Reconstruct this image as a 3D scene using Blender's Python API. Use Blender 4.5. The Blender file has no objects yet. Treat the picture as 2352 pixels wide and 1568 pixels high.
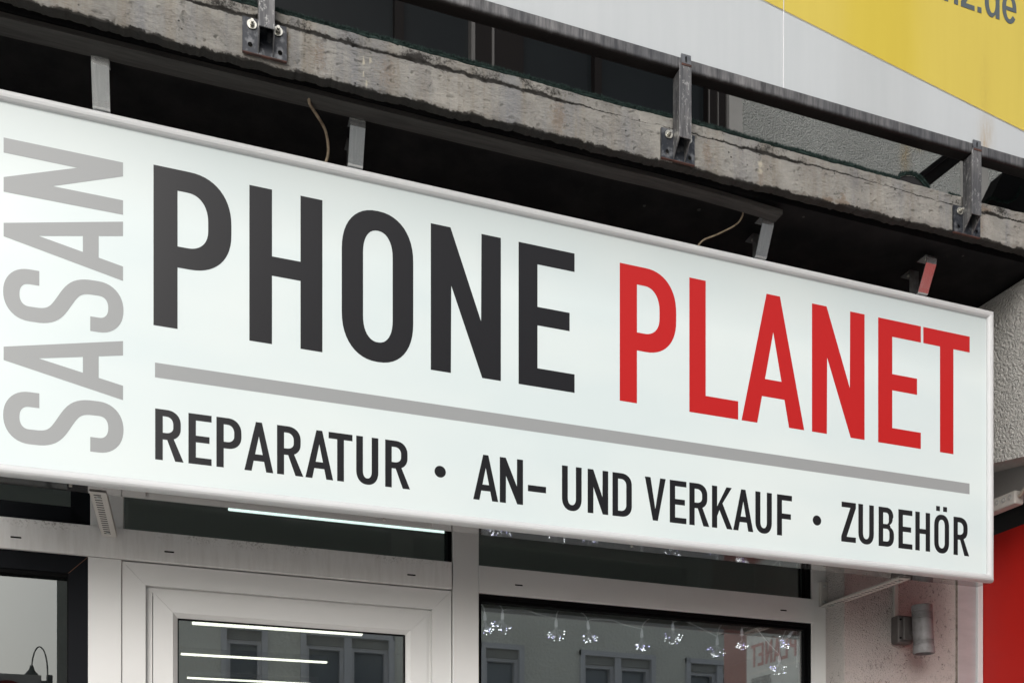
import bpy, bmesh, math, random
from mathutils import Vector, noise

random.seed(7)
SC = bpy.context.scene
COL = SC.collection
R = math.radians

# ------------------------------------------------------------------ camera, sky, sun, exposure
TH = math.atan(0.3385)
CT, ST = math.cos(TH), math.sin(TH)
cam_d = bpy.data.cameras.new("camera")
cam = bpy.data.objects.new("camera", cam_d)
COL.objects.link(cam)
cam.location = (0, -2.777, 1.6)
cam.rotation_euler = (R(90), 0, -TH)
cam_d.sensor_fit = 'HORIZONTAL'
cam_d.sensor_width = 36
cam_d.lens = 2195 / 2352 * 36
cam_d.shift_y = (1921 - 784) / 2352
cam_d.clip_start = 0.05
cam_d.clip_end = 400
SC.camera = cam

W = bpy.data.worlds.new("World")
SC.world = W
W.use_nodes = True
nt = W.node_tree
bg = nt.nodes["Background"]
sky = nt.nodes.new("ShaderNodeTexSky")
sky.sky_type = 'NISHITA'
sky.sun_disc = False
sky.sun_elevation = R(30)
sky.sun_rotation = R(205)
sky.air_density = 1.0
sky.dust_density = 4.0
hsv = nt.nodes.new("ShaderNodeHueSaturation")      # overcast: the sky has almost no colour of its own
hsv.inputs['Saturation'].default_value = 0.32
nt.links.new(sky.outputs[0], hsv.inputs['Color'])
nt.links.new(hsv.outputs[0], bg.inputs[0])
bg.inputs[1].default_value = 0.15

sl = bpy.data.lights.new("sun", 'SUN')
sl.energy = 1.5
sl.angle = R(40)
sl.color = (1.0, 0.985, 0.965)
sun = bpy.data.objects.new("sun", sl)
COL.objects.link(sun)
sun.rotation_euler = (R(60), 0, R(-25))
sun.location = (-3, -6, 9)

SC.view_settings.view_transform = 'Standard'
SC.view_settings.look = 'None'
SC.view_settings.exposure = 0.0
SC.view_settings.gamma = 1.0

# ------------------------------------------------------------------ materials
def newmat(name):
    m = bpy.data.materials.new(name)
    m.use_nodes = True
    n = m.node_tree
    return m, n, n.nodes["Principled BSDF"]

def coords(n, scale=(1, 1, 1)):
    tc = n.nodes.new("ShaderNodeTexCoord")
    mp = n.nodes.new("ShaderNodeMapping")
    mp.inputs['Scale'].default_value = scale
    n.links.new(tc.outputs['Object'], mp.inputs[0])
    return mp.outputs[0]

def tnoise(n, co, scale, detail=4, rough=0.6, lo=0.35, hi=0.65, dist=0.0):
    t = n.nodes.new("ShaderNodeTexNoise")
    t.inputs['Scale'].default_value = scale
    t.inputs['Detail'].default_value = detail
    t.inputs['Roughness'].default_value = rough
    t.inputs['Distortion'].default_value = dist
    n.links.new(co, t.inputs['Vector'])
    mr = n.nodes.new("ShaderNodeMapRange")
    mr.inputs[1].default_value = lo
    mr.inputs[2].default_value = hi
    n.links.new(t.outputs[0], mr.inputs[0])
    return mr.outputs[0]

def mixc(n, fac, a, b):
    x = n.nodes.new("ShaderNodeMix")
    x.data_type = 'RGBA'
    if isinstance(fac, (int, float)):
        x.inputs[0].default_value = fac
    else:
        n.links.new(fac, x.inputs[0])
    for i, v in ((6, a), (7, b)):
        if isinstance(v, tuple):
            x.inputs[i].default_value = (*v, 1)
        else:
            n.links.new(v, x.inputs[i])
    return x.outputs[2]

def mul(n, a, b, op='MULTIPLY'):
    x = n.nodes.new("ShaderNodeMath")
    x.operation = op
    for i, v in ((0, a), (1, b)):
        if isinstance(v, (int, float)):
            x.inputs[i].default_value = v
        else:
            n.links.new(v, x.inputs[i])
    return x.outputs[0]

def addbump(n, bs, h, strength, dist):
    b = n.nodes.new("ShaderNodeBump")
    b.inputs['Strength'].default_value = strength
    b.inputs['Distance'].default_value = dist
    n.links.new(h, b.inputs['Height'])
    n.links.new(b.outputs[0], bs.inputs['Normal'])

def simple(name, c, rough=0.5, metal=0.0, c2=None, nscale=6, stretch=(1, 1, 1), lo=0.35, hi=0.65,
           bump=None, spec=0.5, coat=0.0):
    m, n, bs = newmat(name)
    bs.inputs['Roughness'].default_value = rough
    bs.inputs['Metallic'].default_value = metal
    bs.inputs['Specular IOR Level'].default_value = spec
    bs.inputs['Coat Weight'].default_value = coat
    if c2:
        f = tnoise(n, coords(n, stretch), nscale, 5, 0.6, lo, hi)
        n.links.new(mixc(n, f, c, c2), bs.inputs['Base Color'])
    else:
        bs.inputs['Base Color'].default_value = (*c, 1)
    if bump:
        h = tnoise(n, coords(n, bump[3] if len(bump) > 3 else (1, 1, 1)), bump[0], 4, 0.6, 0.2, 0.8)
        addbump(n, bs, h, bump[1], bump[2])
    return m

def emis(name, c, strength):
    m, n, bs = newmat(name)
    bs.inputs['Base Color'].default_value = (0.8, 0.8, 0.8, 1)
    bs.inputs['Emission Color'].default_value = (*c, 1)
    bs.inputs['Emission Strength'].default_value = strength
    return m

M = {}
M['white_pvc'] = simple('white_frame_paint', (0.66, 0.66, 0.65), 0.42, c2=(0.62, 0.62, 0.605), nscale=2.2, lo=0.4, hi=0.75,
                        bump=(300, 0.04, 0.001))
def dirty_white():
    m, n, bs = newmat('weathered_white_frame')
    co = coords(n)
    a = tnoise(n, coords(n, (9, 9, 1.2)), 6, 5, 0.65, 0.42, 0.7)
    c = mixc(n, mul(n, a, 0.35), (0.70, 0.695, 0.68), (0.48, 0.46, 0.43))
    # grime specks that gather in a band just under the glazing, where water runs off
    sep = n.nodes.new("ShaderNodeSeparateXYZ")
    n.links.new(co, sep.inputs[0])
    band = n.nodes.new("ShaderNodeMapRange")
    band.inputs[1].default_value = 2.535
    band.inputs[2].default_value = 2.575
    n.links.new(sep.outputs[2], band.inputs[0])
    s = tnoise(n, co, 150, 3, 0.7, 0.53, 0.60)
    s2 = tnoise(n, co, 7, 2, 0.5, 0.45, 0.6)
    f = mul(n, mul(n, s, s2), band.outputs[0])
    n.links.new(mixc(n, mul(n, f, 0.75), c, (0.10, 0.085, 0.06)), bs.inputs['Base Color'])
    bs.inputs['Roughness'].default_value = 0.5
    return m
M['white_dirty'] = dirty_white()
M['alu'] = simple('satin_aluminium', (0.44, 0.44, 0.45), 0.4, 0.3, c2=(0.38, 0.38, 0.39), nscale=5, stretch=(1, 1, 6))
M['alu_white'] = simple('pale_anodised_frame', (0.60, 0.612, 0.62), 0.55, 0.05, c2=(0.56, 0.572, 0.58), nscale=3, lo=0.4, hi=0.8)
M['seam'] = simple('grimy_seam', (0.09, 0.08, 0.06), 0.9, c2=(0.22, 0.20, 0.17), nscale=60)
M['alu_glossy'] = simple('polished_underside', (0.42, 0.41, 0.41), 0.045, 0.9)
M['black_frame'] = simple('anthracite_frame', (0.005, 0.006, 0.008), 0.6, spec=0.1)
M['gasket'] = simple('rubber_gasket', (0.0015, 0.0015, 0.002), 0.7, spec=0.1)
M['slot'] = simple('dark_hole', (0.003, 0.003, 0.003), 0.9)
M['copper'] = simple('copper_mitre', (0.16, 0.07, 0.035), 0.5)
M['strap'] = simple('galvanised_strap', (0.84, 0.86, 0.86), 0.22, 0.92, c2=(0.72, 0.74, 0.74), nscale=30, stretch=(6, 1, 0.6))
M['bolt'] = simple('zinc_bolt', (0.52, 0.51, 0.46), 0.3, 0.9)
M['cable'] = simple('old_beige_cable', (0.30, 0.235, 0.16), 0.6, c2=(0.10, 0.07, 0.045), nscale=60, lo=0.45, hi=0.7)
def soffit_mat():
    m, n, bs = newmat('sooty_soffit')
    co = coords(n)
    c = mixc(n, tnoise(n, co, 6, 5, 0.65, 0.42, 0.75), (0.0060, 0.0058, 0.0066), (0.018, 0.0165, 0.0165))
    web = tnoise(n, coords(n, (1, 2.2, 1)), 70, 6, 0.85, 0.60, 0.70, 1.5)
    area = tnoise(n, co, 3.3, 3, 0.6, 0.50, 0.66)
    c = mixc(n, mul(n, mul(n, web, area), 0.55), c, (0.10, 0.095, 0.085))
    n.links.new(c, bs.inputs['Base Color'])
    bs.inputs['Roughness'].default_value = 0.85
    bs.inputs['Specular IOR Level'].default_value = 0.2
    addbump(n, bs, web, 0.3, 0.003)
    return m
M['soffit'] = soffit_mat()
M['trim'] = simple('old_trim_board', (0.050, 0.047, 0.043), 0.75, c2=(0.026, 0.024, 0.022), nscale=12, stretch=(0.5, 6, 6),
                   bump=(60, 0.3, 0.002, (0.3, 3, 3)))
M['red'] = simple('red_cladding', (0.46, 0.012, 0.007), 0.5, c2=(0.40, 0.010, 0.007), nscale=1.5, spec=0.3)
M['dark_red'] = simple('dull_red_cladding', (0.13, 0.028, 0.024), 0.5, c2=(0.11, 0.024, 0.022), nscale=2, spec=0.3)  # darkened copy of the red, dims its reflection in the pane
M['poster_red'] = simple('poster_red', (0.22, 0.07, 0.07), 0.5)
M['poster_dark'] = simple('poster_dark', (0.06, 0.065, 0.07), 0.5)
M['poster_white'] = simple('poster_paper', (0.30, 0.315, 0.32), 0.5)
M['dark_band'] = simple('dark_glass_band', (0.018, 0.022, 0.023), 0.35)
M['grey_profile'] = simple('grey_profile', (0.36, 0.36, 0.35), 0.5, c2=(0.30, 0.30, 0.29), nscale=3)
M['beige_box'] = simple('pale_grey_plastic', (0.48, 0.46, 0.43), 0.5)
M['cream_cable'] = simple('cream_cable', (0.62, 0.57, 0.49), 0.55, c2=(0.42, 0.38, 0.31), nscale=40)
M['lampbox'] = simple('grey_lamp_box', (0.105, 0.095, 0.092), 0.45, c2=(0.08, 0.072, 0.07), nscale=20)
M['lampbody'] = simple('grey_cast_lamp', (0.22, 0.215, 0.22), 0.5, 0.1, c2=(0.15, 0.145, 0.145), nscale=35, lo=0.42, hi=0.7,
                       bump=(120, 0.2, 0.001))
M['panel_white'] = simple('white_balcony_sheet', (0.495, 0.522, 0.535), 0.07, c2=(0.475, 0.502, 0.516), nscale=3, stretch=(6, 1, 0.5),
                          bump=(2.0, 0.02, 0.01), spec=0.6)
M['panel_yellow'] = simple('yellow_balcony_print', (0.60, 0.475, 0.075), 0.07, c2=(0.58, 0.455, 0.07), nscale=4, stretch=(5, 1, 0.4),
                           bump=(3.0, 0.02, 0.01), spec=0.6)
def stain(mat, spots, colr, amt):
    n = mat.node_tree
    bs = n.nodes["Principled BSDF"]
    src = bs.inputs['Base Color'].links[0].from_socket
    co = coords(n)
    sep = n.nodes.new("ShaderNodeSeparateXYZ")
    n.links.new(co, sep.inputs[0])
    tot = None
    for x, z, rx_, rz_ in spots:
        dx_ = mul(n, mul(n, sep.outputs[0], x, 'SUBTRACT'), 1 / rx_)
        dz_ = mul(n, mul(n, sep.outputs[2], z, 'SUBTRACT'), 1 / rz_)
        r2 = mul(n, mul(n, dx_, dx_), mul(n, dz_, dz_), 'ADD')
        g = mul(n, 2.718, mul(n, r2, -1.0), 'POWER')
        tot = g if tot is None else mul(n, tot, g, 'ADD')
    f = mul(n, mul(n, tot, tnoise(n, coords(n, (3, 3, 0.7)), 30, 4, 0.7, 0.25, 0.65)), amt)
    n.links.new(mixc(n, f, src, colr), bs.inputs['Base Color'])
stain(M['panel_white'], [(2.59, 3.965, 0.018, 0.045), (2.60, 4.03, 0.03, 0.06)], (0.36, 0.25, 0.12), 0.5)
stain(M['panel_yellow'], [(2.59, 4.16, 0.02, 0.14)], (0.40, 0.28, 0.05), 0.35)
M['panel_text'] = simple('grey_print', (0.085, 0.105, 0.115), 0.25)
M['print_edge'] = simple('pale_print_edge', (0.60, 0.57, 0.50), 0.3)
M['dark_pane_wall'] = simple('dark_room', (0.015, 0.017, 0.017), 0.9)
M['upper_glass'] = simple('tinted_upper_glass', (0.003, 0.0045, 0.0055), 0.3, c2=(0.005, 0.007, 0.008), nscale=2, spec=0.12)
M['upper_frame'] = simple('dark_brown_frame', (0.004, 0.003, 0.003), 0.6, spec=0.1)
M['grey_line'] = simple('grey_frame_edge', (0.05, 0.048, 0.046), 0.5)
M['opp_wall'] = simple('beige_render', (0.86, 0.86, 0.80), 0.9, c2=(0.78, 0.78, 0.72), nscale=1.2,
                       bump=(18, 0.6, 0.05))
M['opp_dark'] = simple('old_brick', (0.10, 0.07, 0.055), 0.9)
M['opp_white'] = simple('white_window_paint', (0.62, 0.62, 0.66), 0.5)
M['opp_glass'] = simple('blue_grey_pane', (0.15, 0.17, 0.20), 0.08, c2=(0.20, 0.225, 0.26), nscale=0.8)
M['roof'] = simple('roof_tiles', (0.12, 0.07, 0.05), 0.8)
M['asphalt'] = simple('asphalt', (0.05, 0.05, 0.052), 0.9, c2=(0.065, 0.065, 0.066), nscale=30, bump=(200, 0.4, 0.004))
M['setts'] = simple('granite_setts', (0.50, 0.49, 0.47), 0.8, c2=(0.40, 0.395, 0.38), nscale=8, bump=(60, 0.3, 0.004))
M['paving'] = simple('concrete_paving', (0.58, 0.565, 0.54), 0.8, c2=(0.50, 0.49, 0.465), nscale=5, bump=(90, 0.3, 0.003))
M['kerb'] = simple('kerb_stone', (0.30, 0.295, 0.28), 0.8)
M['metal_grey'] = simple('painted_grey_steel', (0.34, 0.36, 0.35), 0.5)
M['dark_steel'] = simple('dark_grey_steel', (0.025, 0.026, 0.029), 0.5)
M['sign_red'] = simple('traffic_sign_red', (0.35, 0.03, 0.03), 0.5)
M['black_cloth'] = simple('black_cloth', (0.004, 0.004, 0.005), 0.8)
M['cord'] = simple('white_cord', (0.88, 0.88, 0.90), 0.5)
M['holder'] = emis('lit_translucent_sleeve', (0.9, 0.9, 1.0), 0.16)  # weak glow added so the sleeves show through the glass
M['wire'] = simple('silver_wire', (0.75, 0.75, 0.8), 0.4, 0.1)
M['room_wall'] = simple('shop_room_wall', (0.20, 0.21, 0.19), 0.9)
M['room_ceiling'] = simple('shop_ceiling', (0.29, 0.305, 0.30), 0.9)
M['tube'] = emis('lit_led_tube', (1.0, 0.99, 0.84), 2.6)
M['tube_cool'] = emis('lit_cool_led_tube', (0.84, 1.0, 0.95), 2.2)
M['led_w'] = emis('lit_white_led', (0.93, 0.94, 1.0), 8.0)
M['led_b'] = emis('lit_violet_led', (0.55, 0.50, 1.0), 6.5)

def glass_mat(name, refl, tint, gr=0.0):
    m = bpy.data.materials.new(name)
    m.use_nodes = True
    n = m.node_tree
    n.nodes.clear()
    out = n.nodes.new("ShaderNodeOutputMaterial")
    tr = n.nodes.new("ShaderNodeBsdfTransparent")
    tr.inputs[0].default_value = (*tint, 1)
    gl = n.nodes.new("ShaderNodeBsdfGlossy")
    gl.inputs['Roughness'].default_value = gr
    gl.inputs[0].default_value = (0.93, 0.97, 0.96, 1)
    fr = n.nodes.new("ShaderNodeFresnel")
    fr.inputs[0].default_value = 1.5
    fac = mul(n, mul(n, fr.outputs[0], 1.0), refl, 'ADD')
    mx = n.nodes.new("ShaderNodeMixShader")
    n.links.new(fac, mx.inputs[0])
    n.links.new(tr.outputs[0], mx.inputs[1])
    n.links.new(gl.outputs[0], mx.inputs[2])
    n.links.new(mx.outputs[0], out.inputs[0])
    return m
M['glass'] = glass_mat('coated_shop_glass', 0.28, (0.96, 0.98, 0.97))
M['glass_dark'] = glass_mat('dark_coated_glass', 0.075, (0.35, 0.38, 0.38))
M['glass_trans'] = glass_mat('dusty_transom_glass', 0.10, (0.78, 0.82, 0.81))

def sign_face():
    m, n, bs = newmat('backlit_sign_acrylic')
    co = coords(n)
    a = tnoise(n, coords(n, (0.7, 1, 1.6)), 2.0, 2, 0.5, 0.38, 0.64)
    c = mixc(n, a, (0.78, 0.88, 0.885), (0.93, 0.985, 0.955))
    bs.inputs['Base Color'].default_value = (0.36, 0.395, 0.39, 1)
    n.links.new(c, bs.inputs['Emission Color'])
    # rows of tubes inside: even light with softer edges along top and left, brighter low down
    sep = n.nodes.new("ShaderNodeSeparateXYZ")
    n.links.new(co, sep.inputs[0])
    mr = n.nodes.new("ShaderNodeMapRange")
    mr.inputs[1].default_value = 3.52
    mr.inputs[2].default_value = 3.28
    mr.inputs[3].default_value = 0.20
    mr.inputs[4].default_value = 0.40
    n.links.new(sep.outputs[2], mr.inputs[0])
    n.links.new(mr.outputs[0], bs.inputs['Emission Strength'])
    bs.inputs['Roughness'].default_value = 0.3
    bs.inputs['Specular IOR Level'].default_value = 0.3
    return m
M['sign_face'] = sign_face()
def vinyl(name, c, e):
    m, n, bs = newmat(name)
    bs.inputs['Base Color'].default_value = (*c, 1)
    bs.inputs['Roughness'].default_value = 0.3
    bs.inputs['Specular IOR Level'].default_value = 0.22
    bs.inputs['Emission Color'].default_value = (*c, 1)
    bs.inputs['Emission Strength'].default_value = e
    return m
M['v_black'] = vinyl('black_vinyl', (0.013, 0.013, 0.015), 0.1)
M['v_red'] = vinyl('red_vinyl', (0.37, 0.013, 0.013), 0.30)
M['v_grey'] = vinyl('grey_vinyl', (0.235, 0.242, 0.244), 0.32)

def concrete_mat():
    m, n, bs = newmat('weathered_concrete')
    co = coords(n)
    base = mixc(n, tnoise(n, coords(n, (1, 1, 1.3)), 7, 7, 0.7, 0.34, 0.68), (0.215, 0.207, 0.192), (0.52, 0.50, 0.455))
    streak = tnoise(n, coords(n, (9, 1, 0.35)), 1.5, 6, 0.65, 0.50, 0.66)
    base = mixc(n, mul(n, streak, 0.75), base, (0.27, 0.225, 0.165))
    blue = tnoise(n, coords(n, (7, 1, 0.5)), 1.9, 5, 0.65, 0.52, 0.68)
    base = mixc(n, mul(n, blue, 0.65), base, (0.22, 0.235, 0.265))
    grain = tnoise(n, coords(n, (0.45, 1, 2.6)), 120, 6, 0.8, 0.35, 0.65, 0.8)
    base = mixc(n, mul(n, grain, 0.45), base, (0.54, 0.53, 0.50))
    scr = tnoise(n, coords(n, (0.5, 1, 2.2)), 95, 6, 0.85, 0.56, 0.64, 1.2)
    base = mixc(n, mul(n, scr, mul(n, tnoise(n, co, 5, 4, 0.65, 0.45, 0.65), 0.6)), base, (0.055, 0.052, 0.048))
    blot = tnoise(n, coords(n, (0.8, 1, 1.2)), 22, 6, 0.75, 0.60, 0.68, 0.6)
    base = mixc(n, mul(n, blot, 0.7), base, (0.06, 0.066, 0.058))
    v = n.nodes.new("ShaderNodeTexVoronoi")
    v.inputs['Scale'].default_value = 42
    n.links.new(co, v.inputs['Vector'])
    pit = n.nodes.new("ShaderNodeMapRange")
    pit.inputs[1].default_value = 0.14
    pit.inputs[2].default_value = 0.08
    n.links.new(v.outputs['Distance'], pit.inputs[0])
    pitm = mul(n, pit.outputs[0], tnoise(n, co, 9, 3, 0.6, 0.54, 0.6))
    base = mixc(n, mul(n, pitm, 0.9), base, (0.02, 0.019, 0.017))
    fine = tnoise(n, co, 120, 6, 0.8, 0.2, 0.8)
    for nm, colr in (('tan', (0.27, 0.19, 0.125)), ('pale', (0.62, 0.58, 0.47))):
        at = n.nodes.new("ShaderNodeAttribute")
        at.attribute_name = nm
        q = n.nodes.new("ShaderNodeMapRange")
        q.inputs[1].default_value = 0.55
        q.inputs[2].default_value = 0.95
        n.links.new(mul(n, at.outputs['Fac'], mul(n, fine, 0.9), 'ADD'), q.inputs[0])
        k = mul(n, q.outputs[0], 0.65 if nm == 'tan' else 0.85)
        base = mixc(n, k, base, colr)
    at = n.nodes.new("ShaderNodeAttribute")
    at.attribute_name = 'dirt'
    q = n.nodes.new("ShaderNodeMapRange")
    q.inputs[1].default_value = 0.62
    q.inputs[2].default_value = 0.86
    n.links.new(mul(n, at.outputs['Fac'], mul(n, fine, 0.75), 'ADD'), q.inputs[0])
    base = mixc(n, mul(n, q.outputs[0], 0.93), base, (0.024, 0.022, 0.020))
    n.links.new(base, bs.inputs['Base Color'])
    bs.inputs['Roughness'].default_value = 0.9
    bs.inputs['Specular IOR Level'].default_value = 0.3
    h = mul(n, mul(n, grain, mul(n, scr, -0.9), 'ADD'), mul(n, pitm, -1.5), 'ADD')
    addbump(n, bs, h, 0.9, 0.0035)
    return m
M['concrete'] = concrete_mat()

def stucco(name, c1, c2, dirtamt, scale=170):
    m, n, bs = newmat(name)
    co = coords(n)
    base = mixc(n, tnoise(n, co, 2.5, 4, 0.6, 0.3, 0.7), c1, c2)
    fleck = tnoise(n, coords(n, (1, 1, 0.7)), 80, 5, 0.8, 0.56, 0.63, 0.8)
    patch = tnoise(n, co, 5, 3, 0.6, 0.36, 0.58)
    base = mixc(n, mul(n, mul(n, fleck, patch), dirtamt), base, (0.09, 0.072, 0.055))
    n.links.new(base, bs.inputs['Base Color'])
    bs.inputs['Roughness'].default_value = 0.95
    addbump(n, bs, tnoise(n, co, scale, 3, 0.55, 0.3, 0.7), 1.0, 0.009)
    return m
M['stucco_pier'] = stucco('pink_white_stucco', (0.68, 0.63, 0.60), (0.60, 0.555, 0.53), 0.85)
M['stucco_beam'] = stucco('white_stucco', (0.56, 0.55, 0.52), (0.50, 0.49, 0.46), 0.1, 120)
M['stucco_wall'] = stucco('grey_green_stucco', (0.29, 0.305, 0.295), (0.24, 0.252, 0.243), 0.15, 110)
M['stucco_wall'].node_tree.nodes["Bump"].inputs['Distance'].default_value = 0.012
stain(M['stucco_wall'], [(3.29, 4.90, 0.03, 0.12), (3.37, 4.97, 0.03, 0.03)], (0.26, 0.19, 0.08), 0.8)
M['smooth_render'] = simple('smooth_render', (0.19, 0.19, 0.185), 0.9, c2=(0.15, 0.15, 0.145), nscale=4)

def galv(name, scuff, z0=None):
    m, n, bs = newmat(name)
    co = coords(n)
    st = tnoise(n, coords(n, (60, 60, 5)), 1.0, 5, 0.7, 0.36, 0.68)
    base = mixc(n, st, (0.055, 0.055, 0.058), (0.235, 0.23, 0.23))
    big = tnoise(n, co, 5, 4, 0.6, 0.4, 0.7)
    base = mixc(n, mul(n, big, 0.6), base, (0.055, 0.060, 0.070))
    if scuff:
        s = tnoise(n, coords(n, (2.2, 2.2, 1)), 50, 5, 0.75, 0.56, 0.64)
        base = mixc(n, mul(n, s, 0.65), base, (0.42, 0.42, 0.41))
    if z0:
        # rust and soot creeping up with a ragged edge, underside shade painted in
        sep = n.nodes.new("ShaderNodeSeparateXYZ")
        n.links.new(co, sep.inputs[0])
        zz = mul(n, sep.outputs[2], mul(n, tnoise(n, co, 45, 4, 0.7, 0, 1), 0.011), 'ADD')
        mr = n.nodes.new("ShaderNodeMapRange")
        mr.inputs[1].default_value = z0 + 0.009
        mr.inputs[2].default_value = z0 - 0.003
        n.links.new(zz, mr.inputs[0])
        base = mixc(n, mr.outputs[0], base, (0.009, 0.006, 0.006))
    n.links.new(base, bs.inputs['Base Color'])
    bs.inputs['Metallic'].default_value = 0.35
    bs.inputs['Roughness'].default_value = 0.42
    addbump(n, bs, st, 0.15, 0.002)
    return m
M['rail'] = galv('weathered_galvanised_rail', False, 3.925)
M['post'] = galv('scuffed_galvanised_post', True)
M['plate'] = simple('dark_steel_plate', (0.014, 0.017, 0.024), 0.4, 0.2, c2=(0.13, 0.135, 0.145), nscale=42, lo=0.5, hi=0.66)
M['tab'] = simple('galvanised_tab', (0.15, 0.16, 0.175), 0.4, 0.3, c2=(0.09, 0.095, 0.105), nscale=60)
M['rust'] = simple('rust', (0.10, 0.040, 0.028), 0.8, c2=(0.04, 0.020, 0.016), nscale=40)

m, n, bs = newmat('green_turf_fibre')
n.links.new(mixc(n, tnoise(n, coords(n), 40, 4, 0.6, 0.3, 0.7), (0.008, 0.024, 0.021), (0.026, 0.056, 0.048)), bs.inputs['Base Color'])
bs.inputs['Roughness'].default_value = 0.8
M['turf'] = m

# ------------------------------------------------------------------ mesh builder and tags
class MB:
    def __init__(self, xf=None):
        self.bm = bmesh.new()
        self.xf = xf
    def _t(self, verts):
        if self.xf:
            for v in verts:
                v.co = Vector(self.xf(*v.co))
    def quad(self, pts):
        vs = [self.bm.verts.new(p) for p in pts]
        self._t(vs)
        self.bm.faces.new(vs)
        return self
    def box(self, x0, x1, y0, y1, z0, z1, bev=0.0, seg=2):
        t = bmesh.new()
        bmesh.ops.create_cube(t, size=1)
        for v in t.verts:
            v.co = Vector(((x0 + x1) / 2 + v.co.x * (x1 - x0), (y0 + y1) / 2 + v.co.y * (y1 - y0), (z0 + z1) / 2 + v.co.z * (z1 - z0)))
        if bev:
            bmesh.ops.bevel(t, geom=t.edges[:], offset=bev, segments=seg, affect='EDGES', profile=0.5)
        self.merge(t)
        return self
    def merge(self, t):
        mp = {}
        for v in t.verts:
            nv = self.bm.verts.new(v.co)
            mp[v] = nv
        self._t(mp.values())
        for f in t.faces:
            try:
                nf = self.bm.faces.new([mp[v] for v in f.verts])
                nf.smooth = f.smooth
            except ValueError:
                pass
        t.free()
    def prism(self, pts, axis, a0, a1):
        """pts: 2D outline, axis: 'x','y' or 'z' extrusion axis."""
        def P(p, a):
            return (a, p[0], p[1]) if axis == 'x' else ((p[0], a, p[1]) if axis == 'y' else (p[0], p[1], a))
        A = [self.bm.verts.new(P(p, a0)) for p in pts]
        B = [self.bm.verts.new(P(p, a1)) for p in pts]
        self._t(A + B)
        self.bm.faces.new(A)
        self.bm.faces.new(B[::-1])
        k = len(pts)
        for i in range(k):
            self.bm.faces.new((A[i], A[(i + 1) % k], B[(i + 1) % k], B[i]))
        return self
    def tube(self, pts, r, seg=8, taper=None, cap=True):
        pts = [Vector(p) for p in pts]
        rings = []
        for i, p in enumerate(pts):
            d = (pts[min(i + 1, len(pts) - 1)] - pts[max(i - 1, 0)]).normalized()
            up = Vector((0, 0, 1)) if abs(d.z) < 0.9 else Vector((0, 1, 0))
            a = d.cross(up).normalized()
            b = d.cross(a).normalized()
            rr = taper[i] if taper else r
            rings.append([self.bm.verts.new(p + (a * math.cos(t) + b * math.sin(t)) * rr) for t in [2 * math.pi * k / seg for k in range(seg)]])
        for ring in rings:
            self._t(ring)
        for i in range(len(rings) - 1):
            for k in range(seg):
                f = self.bm.faces.new((rings[i][k], rings[i][(k + 1) % seg], rings[i + 1][(k + 1) % seg], rings[i + 1][k]))
                f.smooth = True
        if cap:
            self.bm.faces.new(rings[0])
            self.bm.faces.new(rings[-1][::-1])
        return self
    def build(self, name, mat, parent=None, label=None):
        bmesh.ops.recalc_face_normals(self.bm, faces=self.bm.faces[:])
        me = bpy.data.meshes.new(name)
        self.bm.to_mesh(me)
        self.bm.free()
        me.materials.append(M[mat] if isinstance(mat, str) else mat)
        return link(name, me, parent, label)

def wpos(o):
    p = Vector((0, 0, 0))
    while o:
        p += o.location
        o = o.parent
    return p

def link(name, me, parent=None, label=None):
    o = bpy.data.objects.new(name, me)
    COL.objects.link(o)
    if parent:
        o.parent = parent
        o.location = -wpos(parent)      # geometry is written in world metres
    if label:
        o['label'] = label
    return o

def tag(o, label=None, cat=None, group=None, kind=None):
    for k, v in (('label', label), ('category', cat), ('group', group), ('kind', kind)):
        if v:
            o[k] = v
    return o

def thing(name, loc, label, cat, group=None):
    o = bpy.data.objects.new(name, None)
    COL.objects.link(o)
    o.empty_display_size = 0.1
    o.location = loc
    return tag(o, label, cat, group)

def children(o):
    return [c for c in bpy.data.objects if c.parent == o]

def copy_tree(o, parent=None):
    c = o.copy()
    COL.objects.link(c)
    if parent:
        c.parent = parent
    for ch in children(o):
        copy_tree(ch, c)
    return c

def catmull(P, k=8):
    P = [Vector(p) for p in P]
    Q = [P[0] * 2 - P[1]] + P + [P[-1] * 2 - P[-2]]
    out = []
    for i in range(1, len(Q) - 2):
        for j in range(k):
            t = j / k
            a, b, c, d = Q[i - 1], Q[i], Q[i + 1], Q[i + 2]
            out.append(0.5 * ((2 * b) + (c - a) * t + (2 * a - 5 * b + 4 * c - d) * t * t + (3 * b - a - 3 * c + d) * t ** 3))
    out.append(P[-1])
    return out

# shopfront frame: its plane is turned 1.1 degrees to the sign
SR = R(1.1)
def SF(x, y, z):
    return (1.2 + (x - 1.2) * math.cos(SR) - y * math.sin(SR), 0.5 + (x - 1.2) * math.sin(SR) + y * math.cos(SR), z)

# ------------------------------------------------------------------ ground
tag(MB().box(-60, 80, -60, 60, -0.5, -0.13).build('ground', 'asphalt'), kind='structure')
tag(MB().box(-60, 80, -9.5, -4.2, -0.129, -0.12).build('road', 'setts'), kind='structure')
mb = MB()
mb.box(-60, 80, -4.08, 0.5, -0.12, 0.0)
tag(mb.build('pavement', 'paving'), kind='structure')
tag(MB().box(-60, 80, -12.5, -9.62, -0.12, 0.0).build('pavement', 'paving'), kind='structure')
mb = MB()
for k in range(-20, 30):
    mb.box(k * 1.0 + 0.004, k * 1.0 + 0.996, -4.2, -4.083, -0.12, 0.005, 0.01)
    mb.box(k * 1.0 + 0.004, k * 1.0 + 0.996, -9.617, -9.5, -0.12, 0.005, 0.01)
tag(mb.build('kerb', 'kerb'), kind='structure')

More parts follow.
